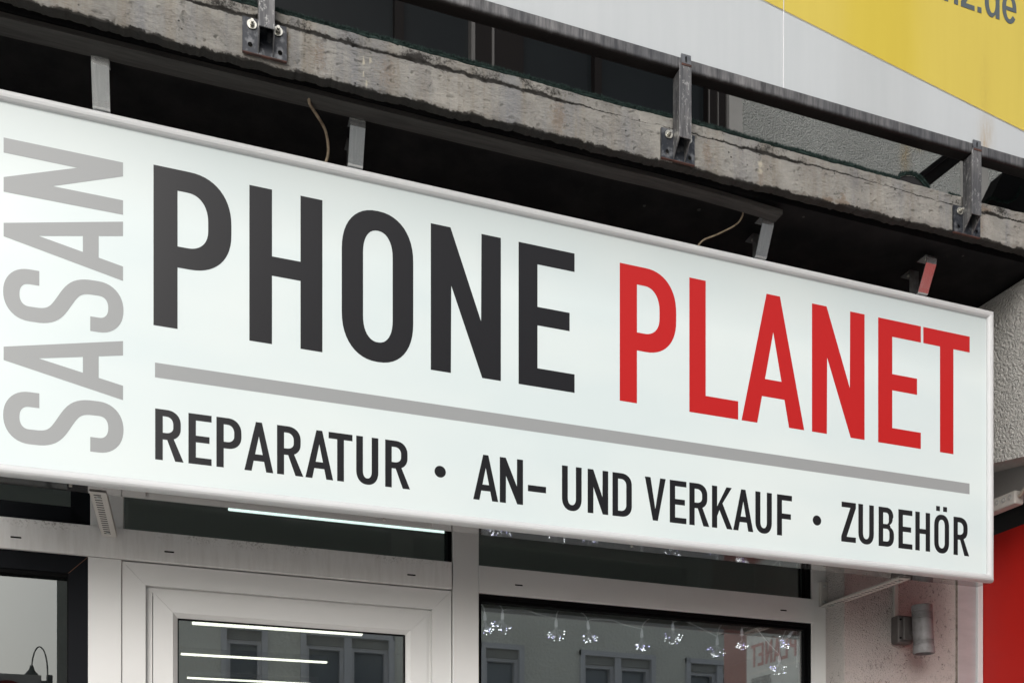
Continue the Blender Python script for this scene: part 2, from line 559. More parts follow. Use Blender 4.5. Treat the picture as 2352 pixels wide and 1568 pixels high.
# ------------------------------------------------------------------ letter shapes (outlines on a unit cap height)
def arc(cx, cy, rx, ry, a0, a1, k=14, p=2.25):
    out = []
    for i in range(k + 1):
        a = R(a0 + (a1 - a0) * i / k)
        c, s = math.cos(a), math.sin(a)
        out.append((cx + rx * math.copysign(abs(c) ** (2 / p), c), cy + ry * math.copysign(abs(s) ** (2 / p), s)))
    return out

def glyph(ch, w, s=0.1418, t=0.132):
    rx = min(0.27, w * 0.55)
    if ch == 'H':
        b = 0.443; c = 0.568
        return [[(0, 0), (0, 1), (s, 1), (s, c), (w - s, c), (w - s, 1), (w, 1), (w, 0), (w - s, 0), (w - s, b), (s, b), (s, 0)]]
    if ch == 'N':
        return [[(0, 0), (0, 1), (s * 0.98, 1), (w - s * 1.02, 0.392), (w - s, 1), (w, 1), (w, 0), (w - s * 0.96, 0), (s * 1.02, 0.60), (s, 0)]]
    if ch == 'E':
        m = w * 0.91
        return [[(0, 0), (0, 1), (w, 1), (w, 1 - t), (s, 1 - t), (s, 0.567), (m, 0.567), (m, 0.436), (s, 0.436), (s, t), (w, t), (w, 0)]]
    if ch == 'F':
        m = w * 0.93
        return [[(0, 0), (0, 1), (w, 1), (w, 1 - t), (s, 1 - t), (s, 0.545), (m, 0.545), (m, 0.413), (s, 0.413), (s, 0)]]
    if ch == 'L':
        return [[(0, 0), (0, 1), (s, 1), (s, t * 1.05), (w, t * 1.05), (w, 0)]]
    if ch == 'T':
        a = (w - s) / 2
        return [[(a, 0), (a, 1 - t), (0, 1 - t), (0, 1), (w, 1), (w, 1 - t), (a + s, 1 - t), (a + s, 0)]]
    if ch == 'Z':
        return [[(0, 0), (0, t), (w - s * 1.18, 1 - t), (0.01, 1 - t), (0.01, 1), (w, 1), (w, 1 - t * 0.95), (s * 1.15, t), (w, t), (w, 0)]]
    if ch == 'A':
        c = w / 2; h = 0.06
        fr = lambda y: (c - h) * y             # outer left edge
        sl = s * 1.0
        def inner(y):
            return sl + (c - sl) * y / 0.715
        return [[(0, 0), (c - h, 1), (c + h, 1), (w, 0), (w - sl, 0), (w - inner(0.21), 0.21), (inner(0.21), 0.21), (sl, 0)],
                [(inner(0.345), 0.345), (c, 0.715), (w - inner(0.345), 0.345)]]
    if ch == 'V':
        c = w / 2; h = s * 0.46
        return [[(0, 1), (s * 1.03, 1), (c, 0.27), (w - s * 1.03, 1), (w, 1), (c + h, 0), (c - h, 0)]]
    if ch == 'K':
        return [[(0, 0), (0, 1), (s, 1), (s, 0.52), (w * 0.72 - 0.0, 1), (w * 0.985, 1), (w * 0.52, 0.60), (w * 1.02, 0), (w * 0.74, 0), (w * 0.37, 0.435), (s, 0.28), (s, 0)]]
    if ch == 'P':
        yb = 0.386
        o = [(0, 0), (0, 1)] + arc(w - rx, 1 - 0.29, rx, 0.29, 90, 0) + arc(w - rx, yb + 0.27, rx, 0.27, 0, -90) + [(s, yb), (s, 0)]
        ri = rx - s * 0.92
        i = [(s, yb + t)] + arc(w - s - ri, yb + t + 0.135, ri, 0.135, -90, 0) + arc(w - s - ri, 1 - t - 0.165, ri, 0.165, 0, 90) + [(s, 1 - t)]
        return [o, i]
    if ch == 'R':
        yb = 0.41; bw = w * 0.90
        o = [(0, 0), (0, 1)] + arc(bw - rx, 1 - 0.27, rx, 0.27, 90, 0) + arc(bw - rx, yb + 0.25, rx, 0.25, 0, -62)
        o += [(w, 0), (w - s * 1.12, 0), (w * 0.42, yb), (s, yb), (s, 0)]
        ri = rx - s * 0.92
        i = [(s, yb + t)] + arc(bw - s - ri, yb + t + 0.12, ri, 0.12, -90, 0) + arc(bw - s - ri, 1 - t - 0.15, ri, 0.15, 0, 90) + [(s, 1 - t)]
        return [o, i]
    if ch == 'D':
        o = [(0, 0), (0, 1)] + arc(w - rx, 1 - 0.27, rx, 0.27, 90, 0) + arc(w - rx, 0.27, rx, 0.27, 0, -90)
        ri = rx - s * 0.92
        i = [(s, t)] + arc(w - s - ri, t + 0.15, ri, 0.15, -90, 0) + arc(w - s - ri, 1 - t - 0.15, ri, 0.15, 0, 90) + [(s, 1 - t)]
        return [o, i]
    if ch == 'B':
        yb = 0.515
        o = [(0, 0), (0, 1)] + arc(w * 0.96 - 0.22, 1 - 0.23, 0.22, 0.23, 90, 0) + arc(w * 0.96 - 0.22, 0.735, 0.20, 0.19, 0, -60)
        o += arc(w - 0.22, 0.31, 0.22, 0.21, 60, 0) + arc(w - 0.24, 0.25, 0.24, 0.25, 0, -90)
        i1 = [(s, yb + 0.06), ] + arc(w * 0.96 - s - 0.08, yb + 0.16, 0.08, 0.10, -90, 0) + arc(w * 0.96 - s - 0.08, 1 - t - 0.11, 0.08, 0.11, 0, 90) + [(s, 1 - t)]
        i2 = [(s, t)] + arc(w - s - 0.09, t + 0.11, 0.09, 0.11, -90, 0) + arc(w - s - 0.09, yb - 0.06 - 0.11, 0.09, 0.11, 0, 90) + [(s, yb - 0.06)]
        return [o, i1, i2]
    if ch in 'OU':
        r = w / 2
        ri = r - s
        if ch == 'O':
            o = arc(r, 1.006 - 0.30, r, 0.30, 180, 0, 24) + arc(r, 0.294, r, 0.30, 0, -180, 24)
            i = arc(r, 1.006 - t - 0.165, ri, 0.165, 180, 0, 20) + arc(r, t + 0.159, ri, 0.165, 0, -180, 20)
            return [o, i]
        o = [(0, 1), (s, 1)] + arc(r, t + 0.15, ri, 0.155, 180, 360, 20) + [(w - s, 1), (w, 1)] + arc(r, 0.285, r, 0.29, 0, -180, 24)
        return [o]
    if ch == 'S':
        hs, ht = s / 2, t / 2
        P = [(w - hs, 0.709)] + arc(w / 2, 0.79, w / 2 - hs, 0.214 - ht, 0, 180, 22, 2.2)
        b = [(hs, 0.745), (hs, 0.60), (w * 0.26, 0.565), (w / 2, 0.50)]
        def bez(q, k=12):
            return [tuple(sum(c * q[j][d] for j, c in enumerate(((1 - u) ** 3, 3 * u * (1 - u) ** 2, 3 * u * u * (1 - u), u ** 3))) for d in (0, 1)) for u in [i / k for i in range(1, k + 1)]]
        P += bez(b)
        half2 = [(w - x, 1 - y) for x, y in P]
        half2[0] = (hs, 0.282)
        P += half2[::-1][1:]
        return [stroke(P, s, t)]
    if ch == '-':
        return [[(0, 0), (0, t), (w, t), (w, 0)]]
    if ch == 'dot':
        return [arc(0, 0, w / 2, w / 2, 0, 345, 23, 2)]

def stroke(P, s, t):
    L, Rr = [], []
    for i, p in enumerate(P):
        a = Vector(P[max(i - 1, 0)]); b = Vector(P[min(i + 1, len(P) - 1)])
        d = (b - a)
        if d.length < 1e-9:
            continue
        d.normalize()
        hw = (s * abs(d.y) ** 1.5 + t * (1 - abs(d.y) ** 1.5)) / 2
        nrm = Vector((-d.y, d.x)) * hw
        L.append((p[0] + nrm.x, p[1] + nrm.y))
        Rr.append((p[0] - nrm.x, p[1] - nrm.y))
    return L + Rr[::-1]

def flatshape(name, contours, mat, y, thick, parent, label=None):
    """contours in (x, z) world metres, filled with holes, facing -y"""
    cu = bpy.data.curves.new(name, 'CURVE')
    cu.dimensions = '2D'
    cu.fill_mode = 'BOTH'
    cu.extrude = thick / 2
    for c in contours:
        q = []
        for p in c:
            if not q or (abs(p[0] - q[-1][0]) + abs(p[1] - q[-1][1])) > 1e-6:
                q.append(p)
        if abs(q[0][0] - q[-1][0]) + abs(q[0][1] - q[-1][1]) < 1e-6:
            q.pop()
        sp = cu.splines.new('POLY')
        sp.points.add(len(q) - 1)
        for i, p in enumerate(q):
            sp.points[i].co = (p[0], p[1], 0, 1)
        sp.use_cyclic_u = True
    tmp = bpy.data.objects.new(name, cu)
    me = bpy.data.meshes.new_from_object(tmp)
    bpy.data.objects.remove(tmp)
    bpy.data.curves.remove(cu)
    for v in me.vertices:
        v.co = (v.co.x, y - v.co.z, v.co.y)
    me.materials.clear()
    me.materials.append(M[mat])
    me.name = name
    return link(name, me, parent, label)

# ------------------------------------------------------------------ the light box sign
SX0, SX1, SZ0, SZ1 = -0.80, 2.819, 2.541, 3.541
sign = thing('light_box_sign', (1.0, 0.05, 2.54), 'long white backlit shop sign reading PHONE PLANET above the glazed shopfront', 'sign')
MB().box(SX0 + 0.02, SX1 - 0.02, 0.005, 0.02, SZ0 + 0.02, SZ1 - 0.02).build('sign_face', 'sign_face', sign)
prof = [(0.0, 0.016), (0.0, 0.006), (0.0015, -0.001), (0.005, -0.0065), (0.010, -0.0095), (0.016, -0.0100), (0.022, -0.0080), (0.0265, -0.0035), (0.0285, 0.0005), (0.0290, 0.006)]
mb = MB()
rings = []
for d, y in prof:
    rings.append([mb.bm.verts.new(p) for p in ((SX0 + d, y, SZ0 + d), (SX1 - d, y, SZ0 + d), (SX1 - d, y, SZ1 - d), (SX0 + d, y, SZ1 - d))])
for i in range(len(rings) - 1):
    for k in range(4):
        mb.bm.faces.new((rings[i][k], rings[i][(k + 1) % 4], rings[i + 1][(k + 1) % 4], rings[i + 1][k]))
for f in mb.bm.faces:
    f.smooth = False
mb.build('sign_frame', 'alu_white', sign)
MB().box(SX0 + 0.002, SX1 - 0.0008, 0.0163, 0.0755, SZ0 + 0.0006, SZ1 - 0.001).build('housing', 'alu_glossy', sign)
for x in (-0.3, 0.55, 1.36, 2.1, 2.62):
    MB().tube([(x, 0.030, SZ0 + 0.001), (x, 0.030, SZ0 - 0.003)], 0.004, 10).build('screw', 'bolt', sign)

YL = 0.0046
def word(letters, base, cap, name, mat, label, s=0.1418):
    for ch, x0, x1 in letters:
        w = (x1 - x0) / cap
        flatshape(name, [[(x0 + p[0] * cap, base + p[1] * cap) for p in c] for c in glyph(ch, w, s)], mat, YL, 0.0004, sign, label + ' ' + ch)
word([('P', -0.0905, 0.1136), ('H', 0.162, 0.3652), ('O', 0.4206, 0.6320), ('N', 0.6855, 0.9055), ('E', 0.963, 1.1491)],
     2.9945, 0.4370, 'letter', 'v_black', 'large dark grey letter')
word([('P', 1.305, 1.5072), ('L', 1.5555, 1.7393), ('A', 1.7522, 1.9990), ('N', 2.0305, 2.2485), ('E', 2.3065, 2.4925), ('T', 2.5035, 2.7137)],
     2.993, 0.4400, 'letter', 'v_red', 'large red letter', 0.138)
# SASAN runs upwards: letter x -> z, letter y -> -x
cs = []
capS, bx = 0.2885, -0.1675
for ch, z0, z1 in (('S', 2.6300, 2.7665), ('A', 2.7788, 2.9380), ('S', 2.9520, 3.0880), ('A', 3.1004, 3.2600), ('N', 3.2788, 3.4195)):
    w = (z1 - z0) / capS
    flatshape('letter', [[(bx - p[1] * capS, z0 + p[0] * capS) for p in c] for c in glyph(ch, w, 0.134, 0.132)], 'v_grey', YL, 0.0004, sign, 'grey letter ' + ch + ' turned on its side')
small = [('R', -0.0862, -0.0128), ('E', -0.0002, 0.0607), ('P', 0.0735, 0.1406), ('A', 0.1485, 0.2275), ('R', 0.2378, 0.3110), ('A', 0.3170, 0.3958),
         ('T', 0.3828, 0.4516), ('U', 0.4626, 0.5275), ('R', 0.5478, 0.6222)]
mid = [('A', 0.8175, 0.8970), ('N', 0.9022, 0.9774), ('U', 1.1066, 1.1732), ('N', 1.1938, 1.2646), ('D', 1.2796, 1.3475), ('V', 1.3940, 1.4689),
       ('E', 1.4838, 1.5446), ('R', 1.5556, 1.6297), ('K', 1.6398, 1.7160), ('A', 1.7203, 1.7975), ('U', 1.8056, 1.8700), ('F', 1.8905, 1.9497)]
rgt = [('Z', 2.1509, 2.2119), ('U', 2.2225, 2.2880), ('B', 2.3085, 2.3745), ('E', 2.3940, 2.4551), ('H', 2.4682, 2.5336), ('O', 2.5522, 2.6193), ('R', 2.6396, 2.7113)]
for grp, base in ((small, 2.6297), (mid, 2.6235), (rgt, 2.6280)):
    for ch, x0, x1 in grp:
        cs = [[(x0 + p[0] * 0.1385, base + p[1] * 0.1385) for p in c] for c in glyph(ch, (x1 - x0) / 0.1385, 0.141)]
        if ch == 'O':
            for a, b in ((2.5609, 2.5778), (2.5924, 2.6100)):
                cs.append([(a, 2.7790), (a, 2.7968), (b, 2.7968), (b, 2.7790)])
        flatshape('letter', cs, 'v_black', YL, 0.0004, sign, 'small dark letter ' + ('\u00d6' if ch == 'O' else ch))
flatshape('hyphen', [[(0.9935, 2.6682), (0.9935, 2.6875), (1.0534, 2.6875), (1.0534, 2.6682)]], 'v_black', YL, 0.0004, sign)
for cx, cz, d in ((0.7143, 2.6938, 0.0350), (2.0508, 2.6897, 0.0345)):
    flatshape('round_dot', [[(cx + p[0], cz + p[1]) for p in glyph('dot', d)[0]]], 'v_black', YL, 0.0004, sign)
flatshape('underline', [[(-0.0867, 2.8530), (-0.0867, 2.8930), (2.7128, 2.8950), (2.7128, 2.8560)]], 'v_grey', YL, 0.0004, sign)

# ------------------------------------------------------------------ straps that hold the sign
def make_strap():
    t = thing('sign_strap', (0, 0, 3.541), '', 'bracket', 'steel straps between sign and soffit')
    w = 0.0218
    # bent flat bar: foot on the sign, leaning strip, turned head against the soffit
    p = [(0.060, 3.5440), (-0.004, 3.5440), (-0.0075, 3.5475), (-0.0130, 3.5600), (-0.0470, 3.6290), (-0.0500, 3.6480), (-0.0480, 3.6560), (-0.0440, 3.6595), (0.0, 3.6600)]
    top = []
    th = 0.003
    for i, q in enumerate(p):
        a = Vector(p[max(i - 1, 0)]); b = Vector(p[min(i + 1, len(p) - 1)])
        d = (b - a).normalized()
        top.append((q[0] + d.y * th, q[1] - d.x * th))
    mb = MB()
    for i in range(len(p) - 1):
        mb.prism([p[i], p[i + 1], top[i + 1], top[i]], 'x', -w, w)
    bmesh.ops.remove_doubles(mb.bm, verts=mb.bm.verts[:], dist=1e-6)
    inner = [f for f in mb.bm.faces if False]
    mb.build('flat_bar', 'strap', t)
    mb = MB()
    mb.tube([(0.0, -0.022, 3.6575), (0.0, -0.022, 3.652)], 0.006, 6)
    mb.build('screw', 'bolt', t)
    return t
strap0 = make_strap()
for i, (x, lab) in enumerate(((-0.2205, 'galvanised strap above the word SASAN, leftmost of the row'),
                              (0.4585, 'galvanised strap beside the long beige cable, above the letter O'),
                              (1.8205, 'galvanised strap where the dark trim board ends, above PLANET'),
                              (2.4920, 'steel strap with a red sheen near the right end of the sign'))):
    o = strap0 if i == 0 else copy_tree(strap0)
    o.location.x = x
    o['label'] = lab

def make_back():
    t = thing('back_bracket', (0, 0, 3.541), '', 'bracket', 'small brackets behind the sign')
    mb = MB()
    mb.box(-0.020, 0.020, 0.052, 0.096, 3.656, 3.660)
    mb.box(-0.020, 0.020, 0.0485, 0.0518, 3.56, 3.660)
    mb.box(-0.020, 0.020, 0.052, 0.096, 3.558, 3.5615)
    mb.build('angle_bar', M['strap_dull'], t)
    MB().tube([(-0.004, 0.074, 3.6555), (-0.004, 0.074, 3.651)], 0.006, 6).build('screw', 'bolt', t)
    return t
M['strap_dull'] = simple('dull_galvanised', (0.20, 0.21, 0.21), 0.4, 0.7, c2=(0.12, 0.12, 0.12), nscale=40)
b0 = make_back()
for i, (x, lab) in enumerate(((0.463, 'small grey angle bracket behind the strap beside the beige cable'),
                              (1.845, 'small dull bracket left of the strap at the end of the trim board'),
                              (2.503, 'small rusty brown bracket left of the red tinted strap'))):
    o = b0 if i == 0 else copy_tree(b0)
    o.location.x = x
    o['label'] = lab

# cables hanging out of the soffit
c = catmull([(0.318, -0.075, 3.662), (0.322, -0.060, 3.650), (0.350, -0.030, 3.640), (0.374, 0.0, 3.628), (0.384, 0.02, 3.590), (0.376, 0.03, 3.552), (0.37, 0.05, 3.545)])
tag(MB().tube(c, 0.0042, 8).build('loose_cable', 'cable'), 'thick stiff beige cable curving out of the soffit above PHONE', 'cable')
c = catmull([(1.722, -0.045, 3.662), (1.728, -0.040, 3.645), (1.712, -0.025, 3.620), (1.652, -0.010, 3.585), (1.605, 0.0, 3.562), (1.59, 0.02, 3.545)])
tag(MB().tube(c, 0.0028, 8).build('loose_cable', 'cable'), 'thin beige cable looping down to the sign above PLANET', 'cable')

# ------------------------------------------------------------------ the building
bld = thing('building', (1.2, 0.5, 0), 'weathered building with a concrete balcony over a white framed shopfront', 'building')

# balcony slab with its rough front edge
XA, XB = -0.95, 3.45
NX = 1500
def nz(x, y, z=0.0, s=1.0):
    return noise.noise(Vector((x * s, y * s, z * s)))
def fb(x, s, seed, o=4):
    return noise.fractal(Vector((x * s, seed, 0.3)), 0.75, 2.1, o)
rows = 96
def zbase(x):
    P = ((-1, 3.668), (-0.32, 3.664), (0.0, 3.652), (0.42, 3.654), (0.87, 3.658), (1.37, 3.663), (2.0, 3.668), (2.47, 3.672), (4, 3.674))
    for (a, b), (c, d) in zip(P, P[1:]):
        if x <= c:
            return b + (d - b) * (x - a) / (c - a)
bm = bmesh.new()
dirtv, tanv, palev = [], [], []
TAN = [(1.975, 3.672, 0.020, 0.012, 0.8), (2.030, 3.674, 0.026, 0.010, 0.9), (2.030, 3.690, 0.010, 0.02, 0.6), (2.62, 3.780, 0.035, 0.018, 0.5), (2.60, 3.72, 0.02, 0.06, 0.4),
       (0.250, 3.73, 0.010, 0.05, 0.35), (0.335, 3.71, 0.02, 0.05, 0.35), (0.52, 3.71, 0.03, 0.05, 0.3), (1.03, 3.71, 0.025, 0.06, 0.42), (1.525, 3.72, 0.02, 0.05, 0.38), (1.717, 3.69, 0.012, 0.04, 0.35)]
PALE = [(0.4555, 3.730, 0.0025, 0.010, 0.9), (0.4555, 3.695, 0.0022, 0.010, 0.8), (0.4745, 3.735, 0.0035, 0.007, 1.0), (0.463, 3.668, 0.0025, 0.010, 0.9),
        (1.717, 3.730, 0.009, 0.010, 0.75), (1.717, 3.708, 0.010, 0.008, 0.6)]
grid = []
for i in range(NX + 1):
    x = XA + (XB - XA) * i / NX
    zb = zbase(x) + 0.0035 * fb(x, 6, 1) + 0.0035 * fb(x, 40, 2) + 0.003 * max(0, nz(x * 26, 0, 51) - 0.1) + 0.0035 * max(0, nz(x * 75, 0, 52)) - 0.0015 * max(0, nz(x * 120, 0, 53))
    zc = 3.7700 + 0.006 * fb(x, 2.2, 5) + 0.0035 * fb(x, 30, 6, 6)
    zt = 3.8015 + 0.0035 * fb(x, 3, 8) + 0.0015 * fb(x, 25, 9)
    wd = 0.35 + 0.65 * max(0, min(1, 0.5 + 1.3 * fb(x, 2.0, 14)))      # how broken the joint is here
    col = []
    for j in range(rows + 1):
        t = j / rows
        if t < 0.16:        # ragged underside lip
            k = t / 0.16
            y = -0.124 - 0.032 * k
            z = zb + 0.004 * (1 - k) + 0.0010 * nz(x * 45, y * 60, 1)
            d = 2.6
        elif t < 0.90:
            k = (t - 0.16) / 0.74
            z = zb + (zt - zb) * k
            y = -0.160
            chip = max(0, 1 - (z - zb) / (0.007 + 0.006 * max(0, nz(x * 14, 0, 8)) + 0.007 * max(0, nz(x * 55, z * 30, 18))))
            y += chip * (0.004 + 0.007 * max(0, nz(x * 35, z * 50, 3)))
            dz = (z - zc)
            gw = 0.0006 + 0.0050 * wd * wd
            crack = math.exp(-(dz / gw) ** 2)
            y += crack * (0.004 + 0.007 * wd) * (0.7 + 0.6 * nz(x * 60, z * 80, 7))
            if dz > 0:
                y += 0.0035 * min(1, dz / 0.004) + 0.0015 * nz(x * 30, z * 30, 11)
            y += 0.0010 * nz(x * 25, z * 25, 9) + 0.0009 * nz(x * 90, z * 110, 19)
            if nz(x * 48, z * 60, 23) > 0.52:
                y += 0.0035
            chz = max(0, 1 - (z - zb) / 0.012)
            d = min(1.2, (0.30 + 0.7 * wd) * crack + 0.42 * wd * math.exp(-(dz / 0.012) ** 2) * (0.8 + nz(x * 30, z * 40, 29)) + 0.95 * chz ** 1.6 * (0.75 + 0.9 * nz(x * 26, z * 20, 4)))
            if dz > 0.003:
                d = max(d, 0.42 * wd * (0.6 + nz(x * 18, z * 30, 12)))
            d = max(0, d)
        else:
            k = (t - 0.90) / 0.10
            y = -0.1565 + k ** 2 * 1.2
            z = zt + 0.0008
            d = 0.2
        col.append(bm.verts.new((x, y, z)))
        dirtv.append(d)
        g = 0.0
        for (sx, sz, rx_, rz_, amp) in TAN:
            g = max(g, amp * math.exp(-((x - sx + 0.3 * rx_ * nz(x * 60, z * 60, 3)) / rx_) ** 2 - ((z - sz) / rz_) ** 2))
        tanv.append(g)
        g = 0.0
        for (sx, sz, rx_, rz_, amp) in PALE:
            g = max(g, amp * math.exp(-((x - sx + 0.004 * nz(x * 90, z * 90, 3)) / rx_) ** 2 - ((z - sz) / rz_) ** 2))
        palev.append(g)
    grid.append(col)
for i in range(NX):
    for j in range(rows):
        f = bm.faces.new((grid[i][j], grid[i + 1][j], grid[i + 1][j + 1], grid[i][j + 1]))
        f.smooth = True
me = bpy.data.meshes.new('balcony_slab')
bm.to_mesh(me)
bm.free()
a = me.attributes.new('dirt', 'FLOAT', 'POINT')
a.data.foreach_set('value', dirtv)
for nm, vals in (('tan', tanv), ('pale', palev)):
    a = me.attributes.new(nm, 'FLOAT', 'POINT')
    a.data.foreach_set('value', vals)
me.materials.append(M['concrete'])
slab = link('balcony_slab', me, bld)
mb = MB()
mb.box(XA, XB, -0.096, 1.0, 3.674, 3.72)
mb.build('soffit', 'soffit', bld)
# trim board: long plank narrowing to the right, its end sagging loose
mb = MB()
N = 60
pl = []
for i in range(N + 1):
    k = i / N
    x = XA + (1.845 - XA) * k
    sag = -0.016 * max(0, (k - 0.86) / 0.14) ** 1.6
    yb_ = -0.030 - 0.022 * k + 0.0015 * fb(x, 3, 31)
    yf = -0.0945
    zb_ = 3.6555 + sag + 0.0012 * fb(x, 4, 33)
    pl.append([mb.bm.verts.new(p) for p in ((x, yf, zb_), (x, yb_, zb_ - 0.001), (x, yb_, zb_ + 0.014), (x, yf, zb_ + 0.014))])
for i in range(N):
    for k in range(4):
        mb.bm.faces.new((pl[i][k], pl[i][(k + 1) % 4], pl[i + 1][(k + 1) % 4], pl[i + 1][k]))
mb.bm.faces.new(pl[0]); mb.bm.faces.new(pl[-1][::-1])
mb.build('trim_board', 'trim', bld, 'dark board under the slab, its right end sagging')
for (x, y, r) in ((1.60, 0.02, 0.006), (1.95, -0.06, 0.004), (2.62, -0.06, 0.004), (1.42, 0.06, 0.005)):
    MB().tube([(x, y, 3.674), (x, y, 3.6725)], r, 8).build('old_fixing', 'trim', bld)

# stucco downstand beam and profile at the right
mb = MB()
mb.prism([(0.52, 3.10), (0.096, 3.030), (-0.10, 2.992), (-0.155, 2.982), (-0.155, 3.655), (0.52, 3.673)], 'x', 2.92, 3.035)
mb.build('downstand_beam', 'stucco_beam', bld)
mb = MB()
mb.prism([(0.40, 2.936), (-1.3, 2.936), (-1.3, 2.985 - 0.19), (-1.3, 3.2), (0.40, 3.2)][0:2] + [(-1.3, 3.2), (0.40, 3.2)], 'x', 3.045, 3.165)
mb.build('grey_profile', 'grey_profile', bld)
MB().box(3.302, 3.60, -1.3, -0.158, 2.97, 3.25).build('side_wall', 'stucco_beam', bld)

# pier with wall lamp
mb = MB()
mb.box(2.477, 3.040, 0.407, 0.62, 0, 3.66)
mb.build('pier', 'stucco_pier', bld)
MB().box(3.032, 3.0402, 0.4035, 0.42, 0, 3.66).build('dirty_seam', 'seam', bld)
mb = MB()
mb.box(3.0405, 3.089, 0.402, 0.60, 0, 3.66, 0.002)
mb.box(3.0895, 3.144, 0.410, 0.60, 0, 3.66, 0.002)
mb.build('corner_profile', 'alu', bld)
MB().box(3.1445, 3.171, 0.400, 0.60, 0, 3.66, 0.002).build('corner_trim', 'alu_white', bld)

# upper storey behind the railing
UY = 1.0
mb = MB()
mb.box(2.303, 3.627, UY, UY + 0.3, 3.80, 6.2)
mb.box(3.79, 6.0, UY + 0.02, UY + 0.3, 3.80, 6.2)
mb.build('upper_wall', 'stucco_wall', bld)
MB().box(2.303, 2.372, UY - 0.02, UY - 0.001, 3.8, 6.2).build('window_reveal', 'smooth_render', bld)
uw = MB().box(-1.5, 2.303, UY + 0.03, UY + 0.05, 3.80, 6.2).build('upper_window', 'upper_glass', bld)
mb = MB()
for a_, b_ in ((0.781, 0.817), (1.196, 1.326), (1.115, 1.186), (1.650, 1.683), (2.20, 2.29)):
    mb.box(a_, b_, UY - 0.01, UY + 0.029, 3.8, 6.2)
mb.build('window_frame', 'upper_frame', uw)
mb = MB()
for a_, b_ in ((1.097, 1.113), (1.186, 1.1955), (2.2005, 2.205), (2.246, 2.251), (2.291, 2.302)):
    mb.box(a_, b_, UY - 0.018, UY + 0.028, 3.8, 6.2)
mb.build('frame_edge', 'grey_line', uw)
mb = MB()
mb.box(3.628, 3.642, UY - 0.02, UY + 0.03, 3.8, 6.2)
mb.build('wall_joint', 'grey_profile', bld)
MB().box(3.642, 3.79, UY - 0.015, UY + 0.03, 3.8, 6.2).build('downpipe_cover', 'smooth_render', bld)
mb = MB()
mb.box(-3.5, 6.5, -0.16, 6.0, 6.2, 6.4)  # unseen upper slab, added to keep sky off the dark windows
mb.build('balcony_slab', 'smooth_render', bld)
mb = MB()
mb.box(-3.6, 6.5, 1.32, 6.0, 6.4, 12)
mb.build('upper_wall', 'stucco_wall', bld)
# slab and wall continue to the left beyond the frame
mb = MB()
mb.box(-3.6, XA - 0.002, -0.16, 1.2, 3.665, 3.802)
mb.build('balcony_slab', 'concrete', bld)

# ---- shopfront (storefront plane coordinates)
def sf():
    return MB(SF)
fr = sf()
fr.box(0.8840, 0.9795, -0.010, 0.06, 0, 3.60, 0.0015)            # middle mullion
fr.box(2.4076, 2.4956, 0.0, 0.06, 0, 3.60, 0.0015)               # right jamb
fr.box(-0.2905, -0.1945, -0.006, 0.06, 2.5695, 3.60, 0.0015)      # upper left mullion
fr.box(-0.2970, -0.2005, -0.004, 0.06, 0, 2.4730, 0.0015)        # lower left mullion
fr.box(-0.1945, 0.8838, 0.002, 0.06, 2.95, 3.60, 0.001)
fr.box(0.9797, 2.4074, 0.002, 0.06, 2.95, 3.60, 0.001)
fr.build('shopfront_frame', 'white_pvc', bld)
lt = sf()
lt.box(-1.60, 0.8790, -0.012, 0.06, 2.4742, 2.5690, 0.0015)
lt.build('transom_bar', 'white_dirty', bld)
lt = sf()
lt.box(0.9800, 2.4150, -0.012, 0.06, 2.4710, 2.5670, 0.0015)
rbar = lt.build('transom_bar', 'white_pvc', bld)
for a_ in (-0.512, -0.0737, 0.7181, 1.1157, 2.2484):
    h = []
    for k in range(16):
        an = 2 * math.pi * k / 16
        h.append((a_ + 0.015 + math.copysign(0.0125, math.cos(an)) + 0.0027 * math.cos(an), 2.5095 + 0.0027 * math.sin(an)))
    sf().prism(h, 'y', -0.0124, -0.0110).build('drain_slot', 'slot', bld)

def ring_frame(mb, x0, x1, z0, z1, w, yf, yb, gap=0.0004, sides='LTR'):
    """mitred frame pieces of width w inside the rectangle"""
    if 'T' in sides:
        mb.prism([(x0 + gap, z1), (x1 - gap, z1), (x1 - w - gap, z1 - w), (x0 + w + gap, z1 - w)], 'y', yf, yb)
    if 'L' in sides:
        mb.prism([(x0, z1 - gap), (x0 + w, z1 - w - gap), (x0 + w, z0), (x0, z0)], 'y', yf, yb)
    if 'R' in sides:
        mb.prism([(x1, z1 - gap), (x1 - w, z1 - w - gap), (x1 - w, z0), (x1, z0)], 'y', yf, yb)

# door
door = sf()
ring_frame(door, -0.1075, 0.7965, 0.05, 2.3830, 0.060, 0.012, 0.055)
door.box(-0.1075, 0.7965, 0.012, 0.055, 0.0, 0.05)
door = door.build('door', 'white_pvc', bld)
df = sf()
ring_frame(df, -0.1985, 0.8800, 0.0, 2.4695, 0.0690, 0.0, 0.06)
df.build('door_frame', 'white_pvc', door)
st = sf()      # stepped rebate between outer frame and leaf
ring_frame(st, -0.1290, 0.8105, 0.0, 2.4000, 0.0190, 0.020, 0.058)
st.build('door_rebate', 'white_pvc', door)
gd = sf()      # sloping glazing bead
def bead(mb, x0, x1, z0, z1, w, y0, y1, side):
    if side == 'T':
        a = [(x0, y0, z1), (x1, y0, z1), (x1 - w, y1, z1 - w), (x0 + w, y1, z1 - w)]
    elif side == 'L':
        a = [(x0, y0, z1), (x0 + w, y1, z1 - w), (x0 + w, y1, z0), (x0, y0, z0)]
    else:
        a = [(x1, y0, z1), (x1 - w, y1, z1 - w), (x1 - w, y1, z0), (x1, y0, z0)]
    mb.quad(a)
for s_ in 'TLR':
    bead(gd, -0.0477, 0.7367, 0.05, 2.3232, 0.0155, 0.0125, 0.030, s_)
gd.build('glazing_bead', 'white_pvc', door)
gk = sf()
